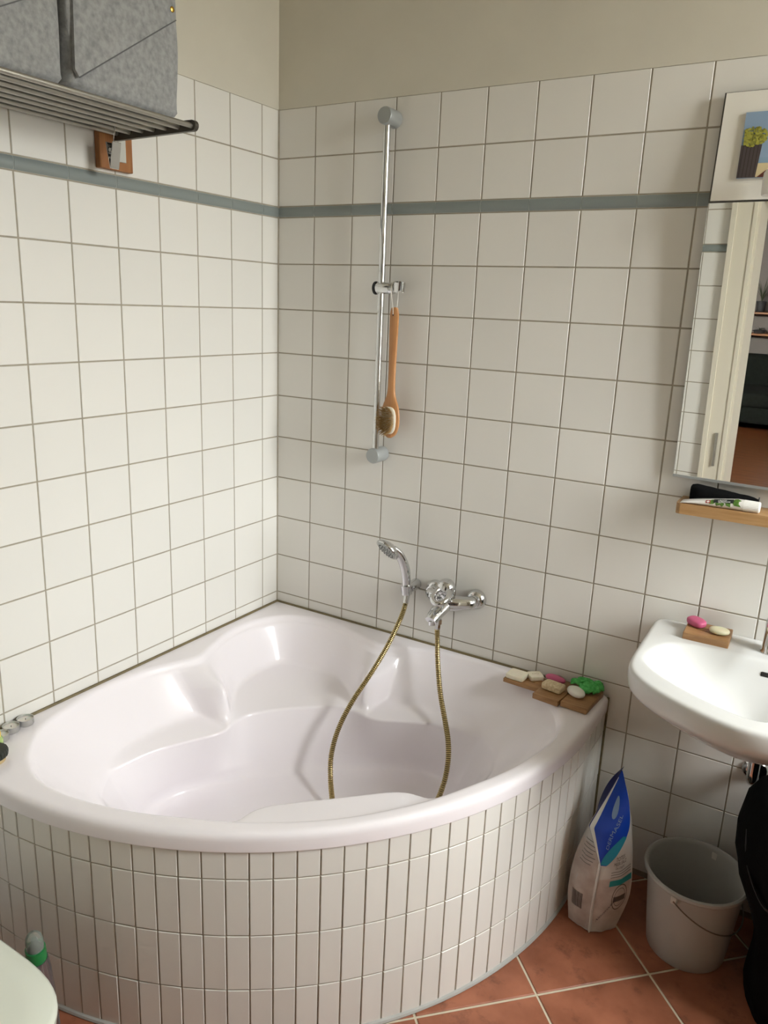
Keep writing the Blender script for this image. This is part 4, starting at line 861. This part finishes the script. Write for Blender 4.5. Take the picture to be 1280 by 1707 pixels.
# ------------------------------------------------------------------ toilet and bottle
wc = thing('toilet', 'white toilet with closed lid in the lower left corner', 'toilet', (0.40, -1.672, 0))
TY = -1.672
def tring(x0, x1, hw, z, n=48, e=0.62):
    out = []; cx_ = (x0 + x1) / 2; hx = (x1 - x0) / 2
    for k in range(n):
        a = 2 * PI * k / n; c, s_ = math.cos(a), math.sin(a)
        ee = e if c > 0 else 0.35
        out.append((cx_ + hx * math.copysign(abs(c) ** ee, c), TY + hw * math.copysign(abs(s_) ** ee, s_), z))
    return out
def loft(rings, smooth=True, sharp=60):
    g = G().grid(rings, closed=True, smooth=smooth); g.sharp = sharp; n = len(rings[0]); L = len(rings) - 1
    g.f.append(tuple(range(n))); g.sm.append(False); g.mi.append(0); g.f.append(tuple(L * n + k for k in reversed(range(n)))); g.sm.append(False); g.mi.append(0); return g
part('pedestal_bowl', loft([tring(0.18, 0.56, 0.105, 0.0), tring(0.18, 0.555, 0.10, 0.03), tring(0.19, 0.56, 0.10, 0.14), tring(0.20, 0.64, 0.13, 0.25), tring(0.22, 0.72, 0.160, 0.34), tring(0.22, 0.745, 0.168, 0.385)]), M_CERAMIC, wc)
part('seat', loft([tring(0.27, 0.746, 0.174, 0.387), tring(0.27, 0.752, 0.177, 0.391), tring(0.27, 0.752, 0.177, 0.402), tring(0.27, 0.746, 0.173, 0.405)]), M_LID, wc)
part('lid', loft([tring(0.26, 0.748, 0.174, 0.407), tring(0.26, 0.756, 0.179, 0.411), tring(0.26, 0.756, 0.179, 0.420), tring(0.265, 0.748, 0.172, 0.4275), tring(0.30, 0.70, 0.13, 0.4305)], sharp=80), M_LID, wc)
part('cistern', G().rbox(0.17, 0.34, 0.36, 0.02, 3, Matrix.Translation((0.095, TY, 0.60))), M_CERAMIC, wc)
part('flush_button', G().lathe([(0, 0), (0.02, 0), (0.02, 0.004), (0, 0.005)], 20, Matrix.Translation((0.095, TY, 0.779))), M_CHROME, wc)
part('neck', G().rbox(0.16, 0.20, 0.30, 0.02, 2, Matrix.Translation((0.19, TY, 0.30))), M_CERAMIC, wc)
bo = thing('cap_bottle', 'clear bottle with green collar and domed cap between toilet and tub', 'bottle', (0.484, -1.406, 0))
BB = AX((0.484, -1.406, 0.003), (0.511, -1.441, 0.404))
BB = BB @ Matrix.Translation((0, 0, 0.012))
part('bottle_body', G().lathe([(0, 0), (0.024, 0), (0.027, 0.006), (0.0275, 0.12), (0.027, 0.24), (0.0255, 0.30), (0.0225, 0.328), (0, 0.328)], 32, BB), mat('grey_clear_plastic', (0.50, 0.53, 0.58), rough=0.06, trans=0.9, ior=1.38), bo)
part('green_collar', G().lathe([(0, 0.326), (0.0205, 0.326), (0.0212, 0.331), (0.0205, 0.358), (0, 0.358)], 32, BB), mat('green_plastic', (0.01, 0.17, 0.045), rough=0.3), bo, 'green collar')
part('domed_cap', G().lathe([(0.0175, 0.357), (0.018, 0.376), (0.0165, 0.388), (0.012, 0.396), (0.006, 0.399), (0, 0.3995)], 32, BB, cap=False), mat('cloudy_clear_plastic', (0.62, 0.68, 0.62), rough=0.2, trans=0.75, ior=1.15), bo, 'translucent domed cap')
part('teat', G().lathe([(0.014, 0.357), (0.011, 0.366), (0.006, 0.374), (0.005, 0.384), (0, 0.387)], 24, BB), mat('silicone_grey_green', (0.36, 0.42, 0.37), rough=0.4), bo)

# ------------------------------------------------------------------ bucket, laundry bag, salt bag
bk = thing('bucket', 'grey plastic bucket with wire handle on the terracotta floor', 'bucket', (1.643, -0.21, 0))
BC = (1.643, -0.211)
def bring(r, z): return [(BC[0] + r * math.cos(2 * PI * k / 64), BC[1] + r * math.sin(2 * PI * k / 64), z) for k in range(64)]
bp = [(0.0, 0.004), (0.098, 0.004), (0.1005, 0.0), (0.104, 0.004), (0.110, 0.06), (0.1185, 0.15), (0.1265, 0.236), (0.134, 0.238), (0.1375, 0.243), (0.1365, 0.250), (0.131, 0.2525), (0.1265, 0.249), (0.1245, 0.240), (0.116, 0.15), (0.107, 0.05), (0.100, 0.010), (0.0, 0.009)]
M_BUCK = mat('light_grey_bucket_plastic', (0.385, 0.385, 0.375), rough=0.4)
part('bucket_body', G().grid([bring(r, z) for r, z in bp], closed=True), M_BUCK, bk)
la = math.radians(-104)
lug = [Vector((BC[0] + 0.129 * math.cos(la + s_ * PI), BC[1] + 0.129 * math.sin(la + s_ * PI), 0.226)) for s_ in (0, 1)]
for p in lug: part('handle_lug', G().rbox(0.016, 0.014, 0.022, 0.002, 1, Matrix.Translation(p) @ Matrix.Rotation(la + PI / 2, 4, 'Z')), mat('pale_grey_plastic', (0.55, 0.54, 0.50), rough=0.4), bk)
side = Vector((math.cos(la + PI / 2), math.sin(la + PI / 2), 0)); ax_ = (lug[0] - lug[1]).normalized(); mid = (lug[0] + lug[1]) / 2
hpts = []
for i in range(33):
    t = PI * i / 32; rr_ = 0.136
    hpts.append(mid + ax_ * (rr_ * math.cos(t)) + side * (0.131 * math.sin(t) * 1.005) + Vector((0, 0, -0.085 * math.sin(t))))
part('wire_handle', G().tube(hpts, 0.0019, 8), mat('dull_wire', (0.20, 0.18, 0.15), rough=0.45, metal=0.7), bk)

lb = thing('laundry_bag', 'large black fabric laundry bag under the basin beside the bucket', 'laundry bag', (2.06, -0.25, 0))  # right part, out of view, enlarged to block more window light
rws = []
for z, hw, hd, cx_ in ((0.002, 0.235, 0.190, 2.057), (0.006, 0.252, 0.205, 2.057), (0.05, 0.262, 0.212, 2.062), (0.12, 0.262, 0.216, 2.064), (0.20, 0.266, 0.220, 2.066), (0.28, 0.282, 0.224, 2.066), (0.36, 0.322, 0.226, 2.065), (0.43, 0.336, 0.228, 2.064), (0.50, 0.336, 0.226, 2.064), (0.55, 0.326, 0.215, 2.065), (0.585, 0.300, 0.19, 2.065), (0.600, 0.230, 0.14, 2.065), (0.602, 0.08, 0.05, 2.065)):
    row = []
    for k in range(72):
        a = 2 * PI * k / 72; c, s_ = math.cos(a), math.sin(a)
        w_ = 0.013 * noise.noise(Vector((4 * c, 4 * s_, z * 9))) + 0.009 * math.sin(a * 11 + z * 8 + 2 * math.sin(a * 3)) * min(1, z * 4)
        row.append((cx_ + (hw + w_) * math.copysign(abs(c) ** 0.9, c), -0.250 + (hd + w_) * math.copysign(abs(s_) ** 0.9, s_), z))
    rws.append(row)
part('bag_body', loft(rws, sharp=180), M_BLACKCLOTH, lb)
part('carry_strap', G().tube(catmull([(1.748, -0.33, 0.50), (1.765, -0.36, 0.42), (1.82, -0.415, 0.36), (1.88, -0.445, 0.40), (1.93, -0.465, 0.50)], 6), 0.008, 8, flat=0.35), mat('black_webbing', (0.016, 0.017, 0.018), rough=0.8), lb)

# salt bag: bowed pouch with folded blue top
sbg = thing('salt_bag', 'plastic bag of bath salt with folded blue top beside the bathtub', 'bag', (1.405, -0.235, 0))
def lv(L, t):
    n = len(L) - 1; f_ = min(max(t, 0), 1) * n; i = min(int(f_), n - 1); f_ -= i
    P = [Vector(p) for p in L]; a, b, c, d = P[max(0, i - 1)], P[i], P[i + 1], P[min(n, i + 2)]
    return 0.5 * ((2 * b) + (c - a) * f_ + (2 * a - 5 * b + 4 * c - d) * f_ * f_ + (3 * b - a - 3 * c + d) * f_ ** 3)
# four vertical edges of the bag from the floor to the top seam
CAe = [(1.334, -0.300, 0.002), (1.323, -0.300, 0.10), (1.327, -0.288, 0.20), (1.345, -0.262, 0.285), (1.372, -0.235, 0.36), (1.398, -0.205, 0.43), (1.4085, -0.200, 0.466)]      # left
CBe = [(1.404, -0.318, 0.002), (1.4035, -0.319, 0.10), (1.4075, -0.318, 0.20), (1.410, -0.300, 0.285), (1.4085, -0.262, 0.36), (1.410, -0.220, 0.43), (1.4090, -0.2005, 0.466)]     # front seam
CCe = [(1.461, -0.262, 0.002), (1.488, -0.268, 0.13), (1.484, -0.272, 0.245), (1.470, -0.262, 0.320), (1.452, -0.245, 0.365), (1.428, -0.212, 0.43), (1.4105, -0.200, 0.466)]   # right
CDe = [(1.392, -0.215, 0.002), (1.400, -0.190, 0.10), (1.402, -0.180, 0.20), (1.405, -0.180, 0.285), (1.407, -0.188, 0.36), (1.409, -0.194, 0.43), (1.4095, -0.1995, 0.466)]     # back
edges = [CAe, CBe, CCe, CDe]; bul = [0.012, 0.016, 0.022, 0.022]
def bag_pt(side_, u, t, off=0.0):
    a = lv(edges[side_], t); b = lv(edges[(side_ + 1) % 4], t); d = b - a
    nrm = Vector((d.y, -d.x, 0.0)); l = nrm.length
    nrm = nrm / l if l > 1e-6 else Vector((0, -1, 0))
    k = bul[side_] * math.sin(PI * u) * math.sin(PI * min(1, t * 0.85 + 0.12)) * min(1, l / 0.05)
    wr = 0.004 * noise.noise(Vector((u * 4 + side_ * 7, t * 9, 2))) * math.sin(PI * u) * min(1, l / 0.05)
    p = a.lerp(b, u) + nrm * (k + wr + off); p.z = max(p.z, 0.001); return p
def bag_grid(side_, u0, u1, t0, t1, nu=10, nt=10, off=0.0):
    return [[bag_pt(side_, u0 + (u1 - u0) * j / nu, t0 + (t1 - t0) * i / nt, off) for j in range(nu + 1)] for i in range(nt + 1)]
M_BAG = mat('translucent_bag_film', (0.60, 0.60, 0.59), rough=0.25, var=0.12, nscale=14)
rws = []
for i in range(41):
    t = i / 40; rws.append([bag_pt(s_, j / 10, t) for s_ in range(4) for j in range(10)])
g = G().grid(rws, closed=True); g.sharp = 50; g.f.append(tuple(range(40))); g.sm.append(False); g.mi.append(0)
bagb = part('bag_film', g, M_BAG, sbg)
M_SALT = mat('pinkish_salt_showing', (0.44, 0.38, 0.36), rough=0.35, col2=(0.60, 0.56, 0.53), nscale=22)
part('salt_fill_front', G().grid(bag_grid(1, 0.03, 0.97, 0.015, 0.30, 10, 8, 0.0006)), M_SALT, sbg); part('salt_fill_side', G().grid(bag_grid(0, 0.03, 0.97, 0.015, 0.47, 8, 10, 0.0006)), M_SALT, sbg)
M_SEAM = mat('white_heat_seal', (0.70, 0.72, 0.69), rough=0.35)
g = G().tube([bag_pt(1, 0.0, 0.008 + 0.55 * i / 20) + Vector((-0.002, -0.003, 0)) for i in range(21)], 0.0058, 8, flat=0.5); part('front_seam', g, mat('milky_seam', (0.72, 0.71, 0.67), rough=0.35), sbg)
# folded-over blue top: a stiff fin of double film
M_BLUE = mat('royal_blue_film', (0.0, 0.045, 0.42), rough=0.28); M_TEAL = mat('teal_film', (0.01, 0.20, 0.30), rough=0.28); M_NAVY = mat('navy_film', (0.008, 0.014, 0.09), rough=0.35)
F_ = {'top': (1.4105, -0.205, 0.469), 'lc': (1.3625, -0.305, 0.329), 'bl': (1.4115, -0.335, 0.240), 'b2': (1.428, -0.335, 0.246), 'r1': (1.452, -0.325, 0.290), 'r2': (1.4690, -0.306, 0.362), 'r3': (1.455, -0.275, 0.420), 'r4': (1.430, -0.238, 0.456)}
Lf = catmull([F_['bl'], Vector(F_['bl']).lerp(Vector(F_['lc']), 0.5), F_['lc']], 8)[:-1] + catmull([F_['lc'], (1.376, -0.283, 0.368), (1.392, -0.250, 0.412), (1.404, -0.220, 0.448), F_['top']], 6)
Rf = catmull([F_['b2'], F_['r1'], F_['r2'], F_['r3'], F_['r4'], (1.4135, -0.207, 0.469)], 9)
def res(L, n):
    d = [0.0]
    for a, b in zip(L[:-1], L[1:]): d.append(d[-1] + (Vector(b) - Vector(a)).length)
    out = []; j = 0
    for i in range(n + 1):
        x = d[-1] * i / n
        while j < len(d) - 2 and d[j + 1] < x: j += 1
        out.append(Vector(L[j]).lerp(Vector(L[j + 1]), (x - d[j]) / max(1e-9, d[j + 1] - d[j])))
    return out
NF = 30; Lr, Rr = res(Lf, NF), res(Rf, NF)
def fin(v, u, off=0.0):
    i = min(int(v * NF), NF - 1); f_ = v * NF - i
    a = Lr[i].lerp(Lr[i + 1], f_); b = Rr[i].lerp(Rr[i + 1], f_); p = a.lerp(b, u)
    return p + Vector((0.55, -0.83, 0.05)) * (0.010 * math.sin(PI * u) * math.sin(PI * v) + off)
g = G().grid([[fin(i / 30, j / 12) for j in range(13)] for i in range(31)])
g.grid([[fin(i / 30, j / 12, -0.004) for j in range(13)] for i in range(31)], mi=1)
for e_ in (0, 1): g.grid([[fin(i / 30, e_), fin(i / 30, e_, -0.004)] for i in range(31)], mi=1)
g.grid([[fin(0, j / 12), fin(0, j / 12, -0.004)] for j in range(13)], mi=0)
top = part('blue_top', g, [M_BLUE, M_NAVY], sbg, 'folded royal blue top')
part('white_edge', G().grid([[fin(i / 40 * 0.93, 0.0, 0.001), fin(i / 40 * 0.93, 0.085 + 0.03 * math.sin(PI * min(1, i / 30)), 0.001)] for i in range(41)]), M_SEAM, top)
part('back_fold', G().grid([[Lr[i] + Vector((-0.0, 0.004, 0)), Lr[i] + Vector((-0.012 * math.sin(PI * (i - 13) / 17), 0.026, 0.014 * math.sin(PI * (i - 13) / 17)))] for i in range(13, 31)]), M_NAVY, top)
def fcurve(v, c): return fin(v, c, 0.0012)
part('teal_wave', G().grid([[fin(v, c0 + (1 - c0) * j / 10, 0.0013) for j in range(11)] for v, c0 in [(0.012 + 0.36 * i / 14, 0.10 + 0.80 * (i / 14) ** 0.75) for i in range(15)]]), M_TEAL, top)
M_PALEINK = mat('pale_blue_ink', (0.20, 0.30, 0.48), rough=0.4); M_GREYINK = mat('dark_grey_ink', (0.055, 0.052, 0.055), rough=0.5)
part('drop_emblem', G().add([fin(0.62 + 0.13 * math.cos(2 * PI * k / 16) * (1 if math.cos(2 * PI * k / 16) > 0 else 0.8), 0.46 + 0.10 * math.sin(2 * PI * k / 16), 0.0014) for k in range(16)] + [fin(0.62, 0.46, 0.0014)], [(k, (k + 1) % 16, 16) for k in range(16)]), M_PALEINK, top)
part('brand_lettering', text_geo('DERMASEL', 0.034, lambda x, y: fin(0.385 + 2.35 * x + 0.4 * y, 0.60 + 1.3 * x - 4.2 * y, 0.0016)), M_PALEINK, top)
def on_bag(s_, u0, t0, su, st_): return lambda x, y: bag_pt(s_, u0 + x * su, t0 + y * st_, 0.0012)
for txt, sz, t0 in (('TOTES', .016, 0.402), ('MEER-SALZ', .0125, 0.374), ('Das Original', .0085, 0.352)): part('product_lettering', text_geo(txt, sz, on_bag(1, 0.58, t0, 6.2, 2.2)), M_GREYINK, sbg)
part('slanted_lettering', text_geo('Naturprodukt', .0125, lambda x, y: bag_pt(1, 0.34 + 6.0 * x, 0.130 + 1.5 * x + 2.1 * y, 0.0014)), mat('navy_ink', (0.012, 0.012, 0.04), rough=0.5), sbg)
part('teal_bar', G().grid(bag_grid(1, 0.33, 0.97, 0.255, 0.285, 8, 3, 0.0014)), mat('teal_bar_print', (0.01, 0.24, 0.26), rough=0.4), sbg)
g = G()
for t0 in (0.300, 0.314, 0.328): g.grid(bag_grid(1, 0.34, 0.94, t0, t0 + 0.0045, 8, 1, 0.0012))
part('fine_print', g, mat('grey_ink', (0.20, 0.19, 0.185), rough=0.5), sbg, kind='stuff')
g = G(); cs, ct = 0.66, 0.190
for r0_, r1_ in ((0.030, 0.0325), (0.022, 0.0235)):
    g.grid([[bag_pt(1, cs + r * 6.6 * math.cos(a), ct + r * 2.0 * math.sin(a), 0.0012) for r in (r0_, r1_)] for a in [2 * PI * k / 32 for k in range(33)]])
g.grid([[bag_pt(1, cs + x * 6.6, ct + y * 2.0, 0.0013) for y in (-0.010, 0.004)] for x in (-0.026, -0.013, 0, 0.013, 0.026)])
part('round_stamp', g, mat('brown_ink', (0.10, 0.085, 0.075), rough=0.5), sbg)
g = G(); rb2 = random.Random(4); u = 0.20
while u < 0.62:
    w_ = rb2.choice((0.008, 0.012, 0.018)); g.grid(bag_grid(0, u, u + w_, 0.115, 0.195, 1, 4, 0.0012)); u += w_ + rb2.choice((0.010, 0.014))
part('barcode', g, M_GREYINK, sbg)
g = G()
for k in range(7): g.grid(bag_grid(0, 0.25 + 0.05 * (k % 2), 0.72 + 0.05 * (k % 3), 0.36 + 0.02 * k, 0.3645 + 0.02 * k, 5, 1, 0.0012))
for k in range(5): g.grid(bag_grid(0, 0.45, 0.80, 0.53 + 0.02 * k, 0.5345 + 0.02 * k, 4, 1, 0.0012))
part('side_print', g, mat('grey_ink', (0.2, 0.19, 0.185)), sbg, kind='stuff')

# ------------------------------------------------------------------ room behind the door, seen in the mirror
so_ = thing('sofa', 'dark green-grey sofa against the far wall, seen in the mirror', 'sofa', (0.55, -7.55, 0))
M_SOFA = mat('dark_green_upholstery', (0.012, 0.0145, 0.011), spec=0.2, rough=0.95, var=0.3, nscale=30)
def rb(name, x0, x1, y0, y1, z0, z1, r, m, p): return part(name, G().rbox(x1 - x0, y1 - y0, z1 - z0, r, 3, Matrix.Translation(((x0 + x1) / 2, (y0 + y1) / 2, (z0 + z1) / 2))), m, p)
rb('base', -0.60, 1.60, -7.90, -7.12, 0.09, 0.28, 0.03, M_SOFA, so_); rb('backrest', -0.60, 1.60, -8.02, -7.80, 0.24, 0.77, 0.06, M_SOFA, so_)
for a in (-0.42, 0.51): rb('seat_cushion', a, a + 0.91, -7.82, -7.10, 0.27, 0.43, 0.04, M_SOFA, so_)
for a in (-0.62, 1.44): rb('armrest', a, a + 0.18, -7.95, -7.10, 0.12, 0.58, 0.05, M_SOFA, so_)
for x in (-0.55, 1.55):
    for y in (-7.85, -7.17): part('leg', G().lathe([(0.018, 0), (0.025, 0.10)], 12, Matrix.Translation((x, y, 0))), M_BLACKRUB, so_)
cu2 = thing('cushion', 'white and black patterned cushion on the dark sofa', 'cushion', (0.16, -7.70, 0.43))
cm = Matrix.Translation((0.19, -7.715, 0.595)) @ Matrix.Rotation(math.radians(-14), 4, 'X')
part('cushion_cover', G().sell(0.185, 0.06, 0.165, 0.5, 0.4, 28, 14, cm), mat('white_cotton', (0.55, 0.53, 0.50), rough=0.9), cu2)
g = G()
for a0 in range(4):
    a = a0 * PI / 2 + PI / 4; g.add([cm @ Vector((0.02 * math.cos(a), 0.0585, 0.02 * math.sin(a))), cm @ Vector((0.13 * math.cos(a - 0.28), 0.051, 0.13 * math.sin(a - 0.28))), cm @ Vector((0.15 * math.cos(a + 0.28), 0.049, 0.15 * math.sin(a + 0.28)))], [(0, 1, 2)])
part('star_print', g, M_BLACKRUB, cu2)
M_SHELF2 = wood('orange_pine_board', (0.30, 0.13, 0.05), (0.22, 0.09, 0.03), (5, 40, 40))
one('upper_shelf', G().rbox(0.60, 0.16, 0.024, 0.003, 1, Matrix.Translation((-0.46, -7.97, 1.235))), M_SHELF2, 'short pine shelf carrying the grass plant in the far room', 'shelf', (-0.46, -7.97, 1.235))
one('lower_shelf', G().rbox(1.60, 0.16, 0.024, 0.003, 1, Matrix.Translation((0.30, -7.97, 0.992))), M_SHELF2, 'long pine shelf above the dark sofa in the far room', 'shelf', (0.30, -7.97, 0.992))
def plant(name, label, x, y, z, pr, ph, n, L, spread, seed, col):
    p = thing(name, label, 'plant', (x, y, z)); r = random.Random(seed)
    part('pot', G().lathe([(0, 0), (pr * 0.8, 0), (pr, ph), (pr * 0.88, ph), (pr * 0.85, ph - 0.01), (0, ph - 0.012)], 20, Matrix.Translation((x, y, z))), mat('dark_grey_pot', (0.03, 0.03, 0.03), rough=0.6), p)
    for k in range(n):
        a = r.random() * 2 * PI; s_ = spread * (0.3 + 0.7 * r.random()); l = L * (0.5 + 0.5 * r.random()); w = 0.006
        b = Vector((x, y, z + ph - 0.01)); d = Vector((math.cos(a), 0.35 * math.sin(a), 0)); sd = Vector((-d.y, d.x, 0)) * 0.6 + Vector((0.4, 0, 0))
        rw = []
        for i in range(7):
            t = i / 6; c = b + d * (s_ * t ** 1.6) + Vector((0, 0, l * (t - 0.35 * t * t * s_ / spread)))
            rw.append([c - sd * w * (1 - t) ** 0.6, c + Vector((0, 0.001, 0.001)), c + sd * w * (1 - t) ** 0.6])
        part('leaf', G().grid(rw), mat('leaf_%s' % name, col, rough=0.6), p)
plant('grass_plant', 'spiky grass plant in a dark pot on the upper shelf', -0.275, -7.965, 1.247, 0.055, 0.12, 34, 0.40, 0.20, 5, (0.035, 0.05, 0.018))
plant('succulent_plant', 'low dark plant in a bowl on the long shelf', -0.25, -7.965, 1.004, 0.07, 0.035, 24, 0.07, 0.09, 8, (0.04, 0.045, 0.025))
bd = thing('bird_figure', 'small pale bird ornament on the long shelf above the sofa', 'ornament', (-0.09, -7.96, 1.004))
part('bird_body', G().sell(0.055, 0.035, 0.042, 0.9, 0.9, 20, 12, TR((-0.085, -7.96, 1.044), 0, 0, -0.2)), mat('grey_stoneware', (0.22, 0.21, 0.19), rough=0.7), bd)
part('bird_neck', G().tube(catmull([(-0.105, -7.96, 1.065), (-0.112, -7.96, 1.105), (-0.105, -7.96, 1.135), (-0.085, -7.96, 1.150)], 4), [0.012] * 6 + [0.009] * 4 + [0.004] * 3, 10), M_BLACKRUB, bd)
